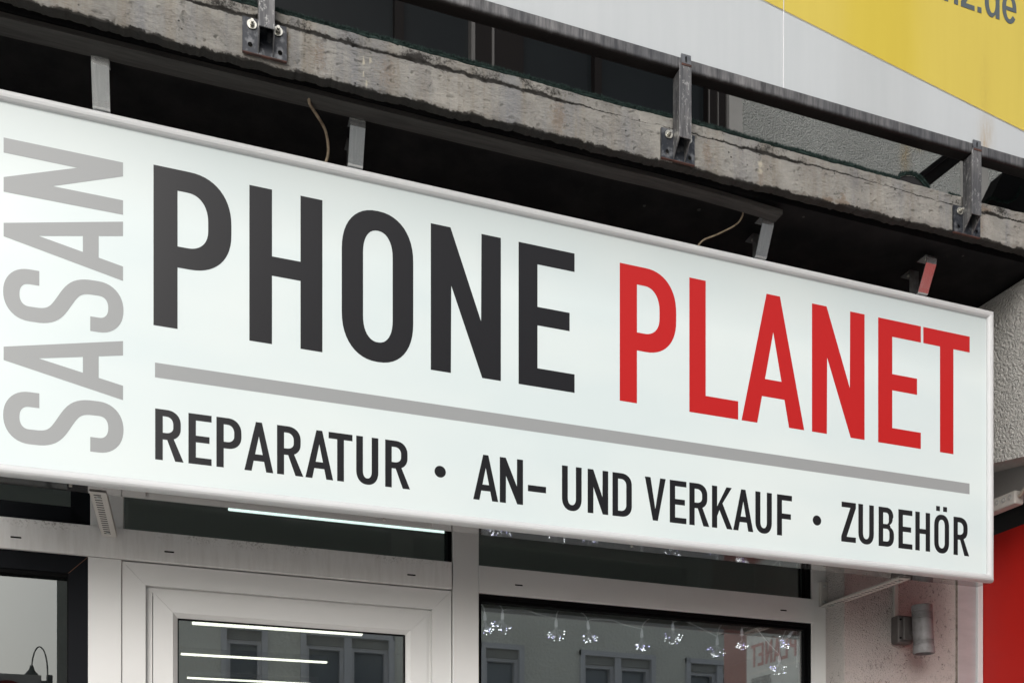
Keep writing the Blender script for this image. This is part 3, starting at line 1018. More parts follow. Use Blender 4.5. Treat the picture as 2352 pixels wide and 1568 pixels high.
ring_frame(gk, -0.0330, 0.7190, 0.05, 2.3085, 0.0035, 0.028, 0.040)
gk.build('gasket', 'gasket', door)
sf().box(-0.030, 0.716, 0.034, 0.038, 0.05, 2.3055).build('pane', 'glass', door)
jn = sf()
ring_frame(jn, -0.2004, 0.8838, 0.0, 2.4738, 0.0035, 0.030, 0.060)
jn.build('joint', 'gasket', door)

# right display window
rw = sf()
ring_frame(rw, 0.9800, 2.4070, 0.5, 2.4705, 0.0135, 0.004, 0.05)
rw = rw.build('display_window', 'gasket', bld)
rw2 = sf()
ring_frame(rw2, 0.9840, 2.3930, 0.5, 2.4560, 0.010, 0.016, 0.05)
rw2.build('inner_gasket', 'gasket', rw)
sf().box(0.9930, 2.3860, 0.026, 0.030, 0.5, 2.4470).build('pane', 'glass', rw)
sp = sf()
ring_frame(sp, 0.9930, 2.3860, 0.5, 2.4470, 0.009, 0.034, 0.044, sides='R')
sp.build('glass_spacer', 'alu', rw)
# left black window
lw = sf()
ring_frame(lw, -1.40, -0.2972, 0.0, 2.4738, 0.0560, 0.000, 0.05, 0.0006)
lw = lw.build('display_window', 'black_frame', bld, 'window with a black frame and copper mitre line')
b_ = sf()
ring_frame(b_, -1.344, -0.3535, 0.0, 2.4175, 0.004, 0.012, 0.05)
b_.box(-1.344, -0.3535, 0.004, 0.05, 2.4055, 2.4170)
b_.build('gasket', 'gasket', lw)
sf().box(-1.34, -0.3575, 0.030, 0.034, 0.0, 2.405).build('pane', 'glass_dark', lw)
ml = sf()
ml.quad([(-0.2978, -0.0006, 2.4732), (-0.3530, -0.0006, 2.4180), (-0.3530, -0.0006, 2.4160), (-0.2978, -0.0006, 2.4715)])
ml.build('mitre_line', 'copper', lw)
# transom lights
tl = sf()
ring_frame(tl, -1.40, -0.2907, 2.5695, 3.58, 0.056, 0.0, 0.05, 0.0006, sides='R')
tl.box(-1.40, -0.3470, 0.0, 0.05, 2.5695, 2.6230)
tl.prism([(-0.3470, 2.5695), (-0.2907, 2.5695), (-0.3470, 2.6230)], 'y', 0.0, 0.05)
tl = tl.build('transom_window', 'black_frame', bld, 'upper light with black frame over the left window')
sf().box(-1.34, -0.3467, 0.030, 0.034, 2.615, 3.6).build('pane', 'glass_trans', tl)
tl = sf()
tl.box(0.8690, 0.8838, 0.005, 0.05, 2.5695, 2.95)
tl = tl.build('transom_window', 'gasket', bld, 'upper light over the door')
sf().box(-0.1943, 0.8690, 0.030, 0.034, 2.5695, 2.95).build('pane', 'glass_trans', tl)
tl = sf()
tl.box(2.3800, 2.4074, 0.006, 0.05, 2.5675, 2.95)
tl = tl.build('transom_window', 'gasket', bld, 'upper light over the display window')
sf().box(0.9798, 2.380, 0.030, 0.034, 2.5675, 2.95).build('pane', 'glass_trans', tl)

# shop interior
rm = MB()
rm.box(-3.0, 4.2, 0.62, 8.5, 3.0, 3.1)
rm.build('shop_ceiling', 'room_ceiling', bld)
rm = MB()
rm.box(-3.0, 4.2, 8.5, 8.6, 0, 3.0)
rm.box(-3.1, -3.0, 0.62, 8.6, 0, 3.1)
rm.box(4.2, 4.3, 0.62, 8.6, 0, 3.1)
rm.box(-0.45, -0.36, 2.6, 8.5, 0, 2.995)
rm.build('shop_wall', 'room_wall', bld)
MB().box(-3.0, 4.2, 0.56, 8.5, 0.001, 0.02).build('shop_floor', 'paving', bld)
MB().box(-3.6, 6.5, 1.30, 1.32, 3.80, 6.2).build('inner_wall', 'dark_pane_wall', bld)

# shop's ceiling tubes
t0 = None
for i, (x0, x1, y, lab, mt) in enumerate(((0.155, 1.086, 1.32, 'cool white LED tube right behind the upper light over the door', 'tube_cool'),
                                          (0.0204, 1.0824, 3.5, 'long warm white LED tube, highest one seen through the door glass', 'tube'),
                                          (-0.054, 1.0164, 4.7, 'second LED tube down seen through the door glass', 'tube'),
                                          (-0.0118, 1.03, 5.8, 'lowest LED tube, cut by the bottom of the picture in the door glass', 'tube'))):
    t = thing('ceiling_light', ((x0 + x1) / 2, y, 3.0), lab, 'ceiling light', 'LED tubes on the shop ceiling')
    zl = 2.926 if i == 1 else 2.947
    MB().box(x0, x1, y - 0.022, y + 0.022, zl, zl + 0.011, 0.003).build('tube', mt, t)
    for xe in (x0 - 0.009, x1 + 0.001):
        MB().box(xe, xe + 0.008, y - 0.023, y + 0.023, zl - 0.001, zl + 0.0113).build('end_cap', 'grey_profile', t)
    MB().box(x0 - 0.01, x1 + 0.01, y - 0.024, y + 0.024, zl + 0.0115, 2.999).build('housing', 'room_wall', t)
tag(MB().box(-0.0, 1.02, 5.30, 5.38, 2.90, 2.93).build('cable_tray', 'grey_profile'), 'pale narrow tray hanging between the tubes inside the shop', 'tray')

# ------------------------------------------------------------------ perforated brackets under the sign
def perf(x0, x1, z, y0, y1, label, side):
    t = thing('perforated_bracket', ((x0 + x1) / 2, y1, z), label, 'bracket', 'perforated steel angles under the sign')
    mb = MB()
    mb.box(x0, x1, y0, y1, z, z + 0.003, 0.0006)
    mb.box(x1 - 0.003, x1, y0 + 0.01, y1, z + 0.003, z + 0.020) if side > 0 else mb.box(x0, x0 + 0.003, y0 + 0.01, y1, z + 0.003, z + 0.007)
    mb.build('flat_bar', 'beige_box', t)
    mb = MB()
    k = int((y1 - y0 - 0.03) / 0.0205)
    for i in range(k):
        yy = y0 + 0.022 + i * 0.0205
        xm = (x0 + x1) / 2 - 0.001
        mb.box(xm - 0.011, xm + 0.008, yy - 0.0034, yy + 0.0034, z - 0.0003, z + 0.001)
    mb.build('slot_row', 'slot', t)
    for yy in (y0 + 0.035, y1 - 0.05):
        MB().tube([((x0 + x1) / 2, yy, z + 0.001), ((x0 + x1) / 2, yy, z - 0.004)], 0.0055, 6).build('bolt', 'metal_grey', t)
    return t
perf(-0.2560, -0.2130, 2.5370, 0.050, 0.455, 'perforated steel angle under the left part of the sign, in front of the white mullion', 1)
t = perf(2.4420, 2.4880, 2.5370, 0.050, 0.515, 'perforated steel angle under the right end of the sign, beside the stucco pier', -1)
mb = MB()
mb.box(2.442, 2.474, 0.508, 0.5235, 2.540, 2.640)
mb.build('wall_plate', 'beige_box', t)
for z in (2.558, 2.622):
    MB().tube([(2.456, 0.508, z), (2.456, 0.500, z)], 0.0055, 6).build('bolt', 'metal_grey', t)

# ------------------------------------------------------------------ wall lamp and its cable duct
lamp = thing('wall_lamp', (2.75, 0.407, 2.42), 'grey cylindrical up and down wall lamp on the stucco pier', 'wall lamp')
mb = MB()
mb.box(2.700, 2.775, 0.360, 0.406, 2.380, 2.492, 0.008, 3)
mb.box(2.718, 2.772, 0.349, 0.362, 2.391, 2.484, 0.005, 3)
mb.build('base_box', 'lampbox', lamp)
for z in (2.400, 2.474):
    MB().tube([(2.7095, 0.361, z), (2.7095, 0.356, z)], 0.0042, 8).build('screw', 'gasket', lamp)
mb = MB()
mb.tube([(2.755, 0.36, 2.420), (2.775, 0.31, 2.420)], 0.011, 12)
mb.build('swivel', 'lampbox', lamp)
mb = MB()
zz = [(2.540, 0.0), (2.540, 0.0375), (2.5385, 0.0395), (2.518, 0.0398), (2.516, 0.0382)]
for g in (2.508, 2.500, 2.492, 2.484):
    zz += [(g + 0.002, 0.0392), (g + 0.0014, 0.0355), (g - 0.0010, 0.0355), (g - 0.0014, 0.0392)]
zz += [(2.46, 0.0388), (2.43, 0.0384), (2.41, 0.0388)]
for g in (2.398, 2.391, 2.384):
    zz += [(g + 0.002, 0.0392), (g + 0.0014, 0.0355), (g - 0.0010, 0.0355), (g - 0.0014, 0.0392)]
zz += [(2.377, 0.0392), (2.3755, 0.0408), (2.350, 0.0408), (2.348, 0.0395), (2.348, 0.034), (2.36, 0.033), (2.36, 0.0)]
rg = []
for z, r in zz:
    ring = []
    for k in range(40):
        an = 2 * math.pi * k / 40
        lean = (2.44 - z) * 0.055
        ring.append(mb.bm.verts.new((2.772 + lean + r * math.cos(an), 0.305 + r * math.sin(an), z - 0.018)))
    rg.append(ring)
for i in range(len(rg) - 1):
    for k in range(40):
        f = mb.bm.faces.new((rg[i][k], rg[i][(k + 1) % 40], rg[i + 1][(k + 1) % 40], rg[i + 1][k]))
        f.smooth = True
cyl = mb.build('lamp_body', 'lampbody', lamp)
me = cyl.data
for p in me.polygons:
    p.use_smooth = True
if hasattr(me, 'set_sharp_from_angle'):
    me.set_sharp_from_angle(angle=R(35))
mb = MB()
mb.box(2.712, 2.730, 0.395, 0.4065, 2.493, 3.0, 0.001)
tag(mb.build('cable_duct', 'beige_box'), 'narrow pale cable duct running up the stucco pier from the lamp', 'cable duct')

# ------------------------------------------------------------------ red neighbour front
nb = thing('neighbouring_shopfront', (3.174, -0.4, 0), 'bright red cladding of the shop next door with a dark band above', 'shopfront')
MB().box(3.174, 3.30, -0.30, 0.60, 0, 2.854).build('red_cladding', 'red', nb)
MB().box(3.174, 3.30, -1.22, -0.302, 0, 2.854).build('red_cladding', 'dark_red', nb, 'duller dark red cladding towards the street')
MB().box(3.190, 3.30, -1.30, 0.60, 2.8545, 3.0).build('dark_band', 'dark_band', nb)
MB().box(3.20, 3.30, -1.50, -0.50, 3.27, 3.62).build('red_side_board', 'red', nb)
MB().box(3.20, 3.30, -1.50, -0.50, 2.99, 3.265).build('red_side_board', 'red', nb)
po = MB().box(3.168, 3.1735, -0.975, -0.42, 1.9, 2.80).build('poster', 'poster_white', nb)  # out of view, added so mirrored lettering shows in the right pane

def onposter(contours, mat, name):
    o = flatshape(name, contours, mat, 0, 0.0006, po)
    for v in o.data.vertices:
        v.co = (3.1668 + v.co.y, -0.513 - v.co.x, v.co.z)
k_ = 0.13 / 0.44
for ch, x0, x1 in [('P', 1.305, 1.5072), ('L', 1.5555, 1.7393), ('A', 1.7522, 1.9990), ('N', 2.0305, 2.2485), ('E', 2.3065, 2.4925), ('T', 2.5035, 2.7137)]:
    onposter([[((x0 - 1.305) * k_ + q[0] * 0.13, 2.585 + q[1] * 0.13) for q in c] for c in glyph(ch, (x1 - x0) / 0.44)], 'poster_red', 'letter')
onposter([[(-0.03, 2.545), (-0.03, 2.556), (0.417, 2.556), (0.417, 2.545)]], 'grey_profile', 'underline')
for ch, x0, x1 in rgt:
    onposter([[(0.225 + (x0 - 2.1509) * 0.34 + q[0] * 0.047, 2.475 + q[1] * 0.047) for q in c] for c in glyph(ch, (x1 - x0) / 0.1385)], 'poster_dark', 'letter')

# junction box with cable at the beam
jb = thing('junction_box', (3.02, 0.0, 2.94), 'pale grey junction box with knockouts right of the sign', 'junction box')
mb = MB()
mb.box(3.000, 3.044, 0.074, 0.235, 2.878, 2.930, 0.006, 3)
mb.build('box', 'beige_box', jb)
for y in (0.098, 0.128, 0.160, 0.192):
    MB().tube([(3.0005, y, 2.908), (2.998, y, 2.908)], 0.0095, 16).build('knockout', 'grey_profile', jb)
    MB().tube([(2.9985, y, 2.908), (2.997, y, 2.908)], 0.0045, 12).build('knockout', 'beige_box', jb)
mb = MB()
mb.tube(catmull([(3.020, 0.078, 2.908), (3.014, 0.060, 2.908), (3.005, 0.040, 2.916), (3.0, 0.01, 2.924), (3.0, -0.06, 2.925), (3.0, -0.5, 2.925)]), 0.0065, 10)
mb.build('cable', 'cream_cable', jb)

# ------------------------------------------------------------------ balcony railing
rail = thing('balcony_railing', (1.4, -0.18, 3.80), 'weathered galvanised steel railing bolted to the concrete balcony edge', 'railing')
mb = MB()
mb.box(-3.0, 4.2, -0.205, -0.163, 3.915, 3.957, 0.007, 3)
mb.build('rail', 'rail', rail)
def hole_plate(x0, x1, z0, z1, y0, y1, holes, name, mat, parent):
    cs = [[(x0, z0), (x1, z0), (x1, z1), (x0, z1)]]
    for cx, cz, rx_, rz_ in holes:
        cs.append([(cx + rx_ * math.cos(2 * math.pi * k / 18), cz + rz_ * math.sin(2 * math.pi * k / 18)) for k in range(18)])
    return flatshape(name, cs, mat, (y0 + y1) / 2, y1 - y0, parent)
def make_post(cx, px):
    w = 0.0205
    P = MB()
    # hollow square tube, its sides cut slanting down to the base plate
    P.box(cx - w, cx + w, -0.2120, -0.2090, 3.7085, 3.932, 0.0012)
    for a in (cx - w, cx + w - 0.003):
        P.prism([(-0.2088, 3.7090), (-0.1715, 3.6680), (-0.1715, 3.912), (-0.2088, 3.912)], 'x', a, a + 0.003)
    P = P.build('post', 'post', rail)
    MB().box(cx - w + 0.0035, cx + w - 0.0035, -0.2085, -0.1755, 3.78, 3.908).build('tube_plug', 'slot', P)  # dark block standing in for the shade inside the hollow tube
    hole_plate(cx - 0.0135, cx + 0.0195, 3.9000 + 0.0325, 3.962, -0.2105, -0.2065, [(cx + 0.003, 3.947, 0.0038, 0.0105)], 'top_tab', 'tab', P)
    MB().box(cx - 0.003, cx + 0.009, -0.2063, -0.2055, 3.936, 3.958).build('tab_hole', 'slot', P)
    MB().box(cx - 0.0135, cx + 0.0195, -0.2135, -0.2118, 3.926, 3.9322).build('rust_seam', 'rust', P)
    hs = [(px - 0.037, 3.686, 0.0062, 0.0070), (px + 0.040, 3.684, 0.0062, 0.0070)]
    hole_plate(px - 0.0570, px + 0.0570, 3.6665, 3.7565, -0.1710, -0.1640, hs, 'base_plate', 'plate', P)
    MB().box(px - 0.0572, px + 0.0572, -0.1712, -0.1638, 3.6640, 3.6663).build('rust_edge', 'rust', P)
    for bx_ in (px - 0.033, px + 0.034):
        bo = MB()
        bo.tube([(bx_, -0.1712, 3.7385), (bx_, -0.1740, 3.7385)], 0.0125, 20)
        bo.tube([(bx_, -0.1740, 3.7385), (bx_, -0.1815, 3.7385)], 0.0070, 6)
        bo.tube([(bx_, -0.1815, 3.7385), (bx_, -0.1880, 3.7385)], 0.0042, 10)
        bo.build('bolt', 'bolt', P)
make_post(0.1935, 0.191)
make_post(1.4215, 1.419)
make_post(2.5330, 2.532)
make_post(-1.10, -1.10)
make_post(3.75, 3.75)
# diagonal strut behind the right bay
mb = MB()
mb.prism([(2.400, 3.883), (2.744, 4.177), (2.768, 4.149), (2.424, 3.855)], 'y', 0.0, 0.012)
mb.prism([(2.390, 3.895), (2.734, 4.189), (2.744, 4.177), (2.400, 3.883)], 'y', -0.030, 0.012)
mb.build('strut', 'dark_steel', rail)

# white and yellow sheets above the rail
PY = -0.186
def sheet(x0, x1, label):
    t = thing('balcony_sheet', ((x0 + x1) / 2, PY, 3.93), label, 'balcony sheet', 'printed sheets behind the balcony rail')
    MB().box(x0, x1, PY, PY + 0.006, 3.925, 5.0, 0.001).build('sheet', 'panel_white', t)
    return t
SEAM = 1.784
s1 = sheet(-3.0, SEAM - 0.0012, 'wide plain white balcony sheet with only a yellow tip, left of the joint')
s2 = sheet(SEAM + 0.0012, 4.2, 'white and yellow printed balcony sheet right of the joint')
yl = lambda x: 4.2140 - (x - 1.784) * 0.1525
def ypoly(x0, x1, par):
    e = 0.0022
    flatshape('print_edge', [[(x0, yl(x0) - e), (x1, yl(x1) - e), (x1, 4.999), (x0, 4.999)]], 'print_edge', PY - 0.0010, 0.0006, par)
    flatshape('yellow_print', [[(x0, yl(x0)), (x1, yl(x1)), (x1, 4.998), (x0, 4.998)]], 'panel_yellow', PY - 0.0022, 0.0006, par)
ypoly(-1.0, SEAM - 0.002, s1)
ypoly(SEAM + 0.002, 4.19, s2)
tag(MB().box(SEAM - 0.0007, SEAM + 0.0007, PY - 0.002, PY + 0.004, 3.93, 5.0).build('joint_strip', 'cord'), 'thin bright joint strip between the two balcony sheets', 'strip')
# lettering nz.de
ts = 0.0172
b0z = 4.4210
xh = 0.1000
def place(P, x0, s=None, t=None):
    return [stroke([(x0 + p[0], b0z + p[1]) for p in P], s or ts, t or 0.0150)]
cs = []
n_w = 0.0596
# n : stem + arch
nn = [[(0, 0), (0, xh), (ts, xh), (ts, xh - 0.012)] + [(x * 1.0, y) for x, y in arc(0.034, xh - 0.034, n_w - 0.034, 0.036, 90, 0, 10)] +
      [(n_w, 0), (n_w - ts, 0)] + arc(0.032, xh - 0.038, n_w - ts - 0.032, 0.024, 0, 90, 8) + [(ts, xh - 0.03), (ts, 0)]]
for c in nn:
    cs.append([(2.4154 + x, b0z + y) for x, y in c])
zz_ = [(0, 0), (0, 0.017), (0.036, xh - 0.0165), (0.002, xh - 0.0165), (0.002, xh), (0.057, xh), (0.057, xh - 0.017), (0.0215, 0.0165), (0.0586, 0.0165), (0.0586, 0)]
cs.append([(2.487 + x, b0z + y) for x, y in zz_])
cs.append([(2.5582, b0z), (2.5755, b0z), (2.5755, b0z + 0.019), (2.5582, b0z + 0.019)])
# d
dx = 2.5895
bw = 0.0650
o = [(bw, 0), (bw, 0.140), (bw - ts, 0.140), (bw - ts, xh - 0.012)] + arc(0.0295, xh / 2, 0.0295, xh / 2 + 0.0015, 80, 280, 26, 2.1) + [(bw - ts, 0.013), (bw - ts, 0)]
i_ = arc(0.0330, xh / 2, 0.0150, xh / 2 - 0.014, 0, 345, 22, 2.1)
cs.append([(dx + x, b0z + y) for x, y in o])
cs.append([(dx + x, b0z + y) for x, y in i_])
# e
ex = 2.6665
ew = 0.0630
eo = [(ew, xh * 0.43)] + arc(ew / 2, xh / 2, ew / 2, xh / 2 + 0.0015, 0, 180, 20, 2.1) + arc(ew / 2, xh / 2, ew / 2, xh / 2 + 0.0015, 180, 325, 20, 2.1)[1:]
eo += [(ew - 0.0165, 0.0290)] + arc(ew / 2, xh / 2, ew / 2 - ts, xh / 2 - 0.0135, 305, 180, 12, 2.1) + [(ts, xh * 0.43)]
eh = arc(ew / 2, xh * 0.56, ew / 2 - ts, xh / 2 - 0.020, 0, 180, 14, 2.1)
cs.append([(ex + x, b0z + y) for x, y in eo])
cs.append([(ex + x, b0z + y) for x, y in eh])
flatshape('lettering', cs, 'panel_text', PY - 0.0034, 0.0006, s2, 'grey letters nz.de')

# green artificial turf edge along the slab
def turf_piece(name, path, r, blades, label):
    mb = MB()
    mb.tube(path, r * 0.62, 7, taper=[r * 0.62 * (0.6 + 0.9 * abs(noise.noise(Vector((i * 0.31, r * 100, 2))))) for i in range(len(path))])
    L = len(path) - 1
    for _ in range(blades):
        i = random.randrange(L)
        p = path[i].lerp(path[i + 1], random.random())
        d = Vector((random.uniform(-0.7, 0.7), random.uniform(-1, 0.3), random.uniform(-0.15, 1))).normalized()
        p = p + Vector((d.x, d.y, max(d.z, -0.1))) * r * random.uniform(0.3, 0.8)
        q = Vector((random.uniform(-1, 1), random.uniform(-0.5, 0.5), random.uniform(-1, 1))).normalized() * 0.0009
        h = d * random.uniform(0.003, 0.0095)
        mb.bm.faces.new([mb.bm.verts.new(v) for v in (p - q, p + q, p + h)])
    return tag(mb.build(name, 'turf'), label, 'turf mat')
pts = []
x = -0.95
while x < 2.26:
    hump = 0.006 * max(0, fb(x, 1.5, 41)) + 0.002 * fb(x, 9, 42)
    pts.append(Vector((x, -0.148 + 0.003 * fb(x, 12, 43), 3.8100 + hump)))
    x += 0.010
pts += catmull([(2.265, -0.15, 3.822), (2.295, -0.15, 3.834), (2.324, -0.15, 3.838), (2.350, -0.15, 3.829), (2.369, -0.15, 3.815), (2.383, -0.15, 3.803)], 4)
turf_piece('turf_mat', pts, 0.0080, 30000, 'long dark green artificial turf edge on the concrete balcony slab')
mb = MB()
mb.prism([(2.255, 3.803), (2.265, 3.818), (2.295, 3.830), (2.324, 3.834), (2.350, 3.825), (2.368, 3.811), (2.378, 3.803)], 'y', -0.148, -0.10)
tag(mb.build('turf_fold', 'black_cloth'), 'dark underside of the turf where it humps up near the right end of the slab', 'turf mat')
turf_piece('turf_mat', catmull([(2.470, -0.15, 3.806), (2.500, -0.15, 3.804), (2.520, -0.15, 3.803)], 6), 0.003, 350, 'short green turf tuft just left of the right railing post')
turf_piece('turf_mat', catmull([(2.86, 0.085, 4.0), (2.8995, 0.09, 4.031), (2.94, 0.09, 4.030), (2.98, 0.09, 4.034), (3.022, 0.09, 4.062), (3.044, 0.09, 4.108)], 8), 0.006, 1500, 'curled green turf end right of the right railing post')
mb = MB()
cl = [(2.84, 3.90), (2.90, 4.03), (2.968, 4.155), (3.4, 4.34), (3.4, 3.90)]
mb.prism(cl, 'y', 0.10, 0.16)
tag(mb.build('black_cloth', 'black_cloth'), 'black cloth screen leaning in the right corner of the balcony', 'cloth')

# ------------------------------------------------------------------ string lights in the display window
gar = thing('string_lights', (1.7, 0.56, 2.45), 'string of small white starburst lights hanging inside the display window', 'string lights')
YG = 0.060
heads = [(1.024, 2.4220, 0.05, 0), (1.0935, 2.4310, 0, 1), (1.3060, 2.4190, 0, 2), (1.4350, 2.4190, 0.12, 0), (1.6650, 2.4060, 0, 3), (1.8010, 2.4420, 0, 1),
         (2.0015, 2.4000, 0, 2), (2.1160, 2.4430, 0, 0), (2.2950, 2.3480, 0, 1), (2.4020, 2.4480, -0.75, 3)]
heads = [(min(a, 2.362) if i == 9 else a, b, c, d) for i, (a, b, c, d) in enumerate(heads)]
hooks = [(1.008, 2.452), (1.079, 2.452), (1.318, 2.452), (1.405, 2.452), (1.702, 2.452), (1.795, 2.452), (2.022, 2.452), (2.113, 2.452), (2.327, 2.452), None]
cd = MB(SF)
for (hx, hz, tl_, sd), hk in zip(heads, hooks):
    if hk:
        mx_ = (hx + hk[0]) / 2 - (hk[0] - hx) * 0.25
        cd.tube(catmull([(hk[0], YG, hk[1]), (mx_, YG, (hz + hk[1]) / 2), (hx, YG, hz)], 5), 0.0022, 6)
def swag(a, b, up, k=0.35):
    A, B = heads[a], heads[b]
    return catmull([(A[0], YG, A[1]), (A[0] + (B[0] - A[0]) * 0.10, YG, A[1] + up * 0.75), (A[0] + (B[0] - A[0]) * k, YG, max(A[1], B[1]) + up), (A[0] + (B[0] - A[0]) * 0.66, YG, (A[1] + B[1]) / 2 + up * 0.45), (B[0], YG, B[1])], 8)
cd.tube(swag(1, 2, 0.008, 0.45), 0.0024, 6)
cd.tube(swag(3, 4, 0.010, 0.45), 0.0024, 6)
cd.tube(swag(5, 6, 0.010, 0.25), 0.0024, 6)
cd.tube(swag(7, 8, 0.006, 0.35), 0.0024, 6)
cd.tube(catmull([(2.366, YG, 2.448), (2.376, YG, 2.449), (2.381, YG, 2.43), (2.381, YG, 2.30)], 6), 0.0024, 6)
cd.build('cord', 'cord', gar)
for gi, (hx, hz, tilt, sd) in enumerate(heads):
    rnd = random.Random(100 + gi)
    def rot(p):
        x, y, z = p
        ca, sa = math.cos(tilt), math.sin(tilt)
        return (hx + x * ca - z * sa, YG + y, hz + x * sa + z * ca)
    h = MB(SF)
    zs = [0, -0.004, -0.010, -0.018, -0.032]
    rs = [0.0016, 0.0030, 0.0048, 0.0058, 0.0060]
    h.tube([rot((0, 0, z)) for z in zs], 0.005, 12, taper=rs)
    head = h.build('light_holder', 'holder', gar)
    wr = MB(SF)
    lw_ = MB(SF)
    lb_ = MB(SF)
    for k in range(19):
        an = rnd.uniform(-1, 1)
        spread = (1.25 if sd in (1, 2) else 0.85) * an
        yy = rnd.uniform(-0.4, 0.4)
        L = rnd.uniform(0.034, 0.056) * (1 - 0.12 * abs(spread))
        end = (math.sin(spread) * L, yy * 0.018, -0.032 - math.cos(spread) * L)
        mid = (end[0] * 0.35, end[1] * 0.4, -0.032 - math.cos(spread) * L * 0.6)
        P_ = [rot(v) for v in ((0, 0, -0.031), mid, end)]
        wr.tube(catmull(P_, 3), 0.00065, 4, cap=False)
        tgt = lb_ if rnd.random() < 0.3 else lw_
        t_ = bmesh.new()
        bmesh.ops.create_icosphere(t_, subdivisions=1, radius=rnd.uniform(0.0011, 0.0021))
        for v in t_.verts:
            v.co += Vector(P_[-1])
        tgt.merge(t_)
    wr.build('wire_burst', 'wire', head)
    lw_.build('led_tips', 'led_w', head)
    lb_.build('led_tips', 'led_b', head)

# ------------------------------------------------------------------ across the street (seen in the glass)
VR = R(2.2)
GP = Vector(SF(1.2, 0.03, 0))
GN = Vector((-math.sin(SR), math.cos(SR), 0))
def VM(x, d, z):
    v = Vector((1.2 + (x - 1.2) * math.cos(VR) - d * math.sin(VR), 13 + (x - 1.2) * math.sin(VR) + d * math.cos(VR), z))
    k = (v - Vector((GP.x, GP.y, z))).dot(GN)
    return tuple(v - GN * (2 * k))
ob = thing('building', VM(6, 0, 0), 'beige rendered house across the street, seen only as a reflection in the glass', 'building')
EX0, EX1 = -1.86, 11.6
wins = [(0.48, 1.20), (1.72, 3.27), (4.80, 5.61), (6.70, 8.24), (8.9, 10.4)]
storeys = [(0.6, 2.6), (3.35, 4.98), (6.1, 7.7)]
wl = MB(VM)
xs = [EX0] + [v for w in wins for v in w] + [EX1]
for i in range(0, len(xs), 2):
    wl.box(xs[i], xs[i + 1], 0, 0.4, -0.1, 9.2)
for a_, b_ in wins:
    zz2 = [-0.1] + [v for s_ in storeys for v in s_] + [9.2]
    for i in range(0, len(zz2), 2):
        wl.box(a_ + 0.0005, b_ - 0.0005, 0.001, 0.4, zz2[i], zz2[i + 1])
wl.build('wall', 'opp_wall', ob)
MB(VM).prism([(-0.5, 9.2), (5.0, 12.0), (10, 9.2)], 'x', EX0, EX1).build('roof', 'roof', ob)
for a_, b_ in wins:
    for z0, z1 in storeys:
        w_ = MB(VM)
        for q in ((a_, a_ + 0.09, z0, z1), (b_ - 0.09, b_, z0, z1), (a_, b_, z1 - 0.09, z1), (a_, b_, z0, z0 + 0.09)):
            w_.box(q[0], q[1], -0.06, 0.15, q[2], q[3])
        if b_ - a_ > 1.2:
            w_.box((a_ + b_) / 2 - 0.06, (a_ + b_) / 2 + 0.06, -0.03, 0.15, z0 + 0.09, z1 - 0.09)
        w_ = w_.build('window', 'opp_white', ob)
        MB(VM).box(a_ + 0.05, b_ - 0.05, 0.16, 0.2, z0 + 0.05, z1 - 0.05).build('pane', 'opp_glass', w_)
        MB(VM).box(a_ - 0.05, b_ + 0.05, -0.16, -0.061, z0 - 0.05, z0 - 0.005).build('sill', 'grey_profile', w_)
        sh = MB(VM)
        sh.box(a_ + 0.09, b_ - 0.09, 0.02, 0.14, z1 - 0.24, z1 - 0.091)
        sh.build('shutter_box', 'grey_profile', w_)
        for q0, q1 in ([(a_ + 0.09, b_ - 0.09)] if b_ - a_ < 1.2 else [(a_ + 0.09, (a_ + b_) / 2 - 0.06), ((a_ + b_) / 2 + 0.06, b_ - 0.09)]):
            sx_ = MB(VM)
            for q in ((q0, q0 + 0.06, z0 + 0.09, z1 - 0.24), (q1 - 0.06, q1, z0 + 0.09, z1 - 0.24), (q0 + 0.06, q1 - 0.06, z1 - 0.30, z1 - 0.24)):
                sx_.box(q[0], q[1], 0.05, 0.158, q[2], q[3])
            sx_.build('sash', 'opp_white', w_)
MBc = MB().tube([(12.05, -12.1, -0.1), (12.05, -12.1, 24), (12.05, -12.1, 26)], 0.6, 28, taper=[0.75, 0.56, 0.56])
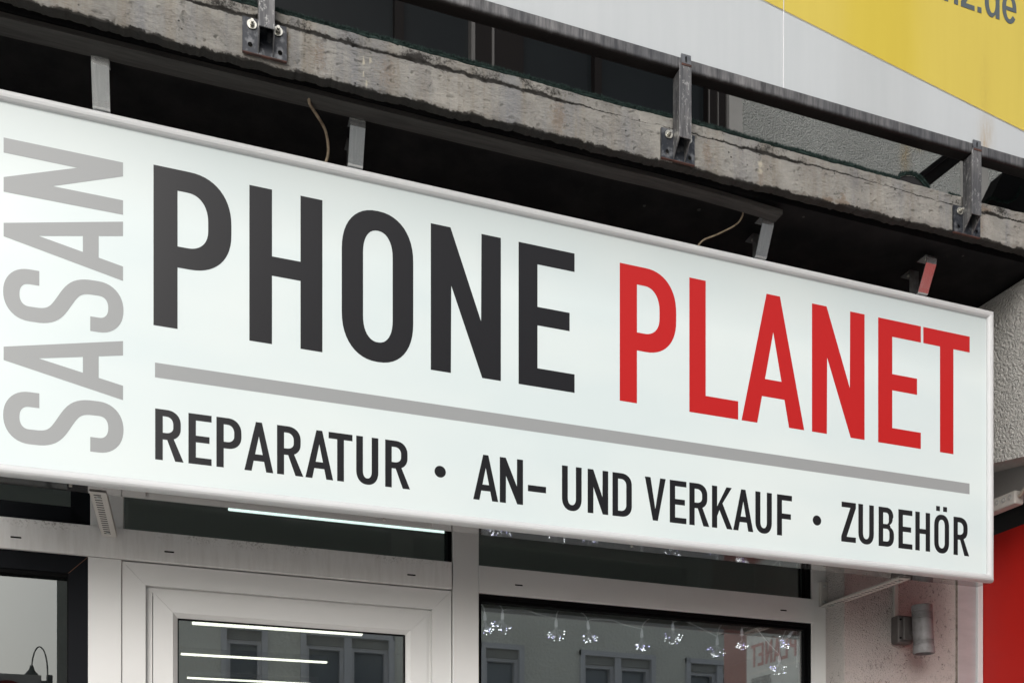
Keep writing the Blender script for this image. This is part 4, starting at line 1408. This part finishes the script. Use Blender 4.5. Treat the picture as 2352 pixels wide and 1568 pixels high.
tag(MBc.build('chimney', 'opp_dark'), 'tall slim chimney behind the house across the street, mirrored in the balcony sheets', 'chimney')  # unseen column added to darken a band mirrored in the sheets

# street lamp and traffic sign, also reflected
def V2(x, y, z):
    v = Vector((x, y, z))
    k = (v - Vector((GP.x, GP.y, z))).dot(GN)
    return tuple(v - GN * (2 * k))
slp = thing('street_lamp', V2(-2.51, 17, 0), 'grey gooseneck street lamp with a conical shade, mirrored in the left pane', 'street lamp')
mb = MB(V2)
pp = [(-2.505, 17, 0), (-2.505, 17, 2), (-2.505, 17, 4.5)] + [(-2.64 + 0.135 * math.cos(R(a)), 17, 4.70 + 0.46 * math.sin(R(a))) for a in range(0, 181, 15)] + [(-2.775, 17, 4.66)]
mb.tube(pp, 0.013, 8)
mb.build('pole', 'metal_grey', slp)
mb = MB(V2)
mb.tube([(-2.775, 17, 4.80), (-2.775, 17, 4.72), (-2.775, 17, 4.58), (-2.775, 17, 4.55)], 0.1, 16, taper=[0.03, 0.05, 0.16, 0.16])
mb.build('lamp_shade', 'metal_grey', slp)
tsn = thing('traffic_sign', V2(-1.27, 6, 0), 'round red ringed traffic sign on a grey plate, mirrored in the left pane', 'traffic sign')
MB(V2).box(-1.62, -1.16, 6.0, 6.01, 2.3, 2.945, 0.004).build('plate', 'cord', tsn)
mb = MB(V2)
for k in range(48):
    a0, a1 = 2 * math.pi * k / 48, 2 * math.pi * (k + 1) / 48
    c0, c1 = (math.cos(a0), math.sin(a0)), (math.cos(a1), math.sin(a1))
    mb.quad([(-1.41 + 0.19 * c0[0], 5.996, 2.70 + 0.19 * c0[1]), (-1.41 + 0.19 * c1[0], 5.996, 2.70 + 0.19 * c1[1]),
             (-1.41 + 0.155 * c1[0], 5.996, 2.70 + 0.155 * c1[1]), (-1.41 + 0.155 * c0[0], 5.996, 2.70 + 0.155 * c0[1])])
mb.build('red_ring', 'sign_red', tsn)
mb = MB(V2)
mb.tube([(-1.10, 6.02, -0.1), (-1.10, 6.02, 2.95)], 0.025, 10)
mb.box(-1.16, -1.09, 6.0, 6.02, 2.86, 2.90)
mb.build('pole', 'metal_grey', tsn)
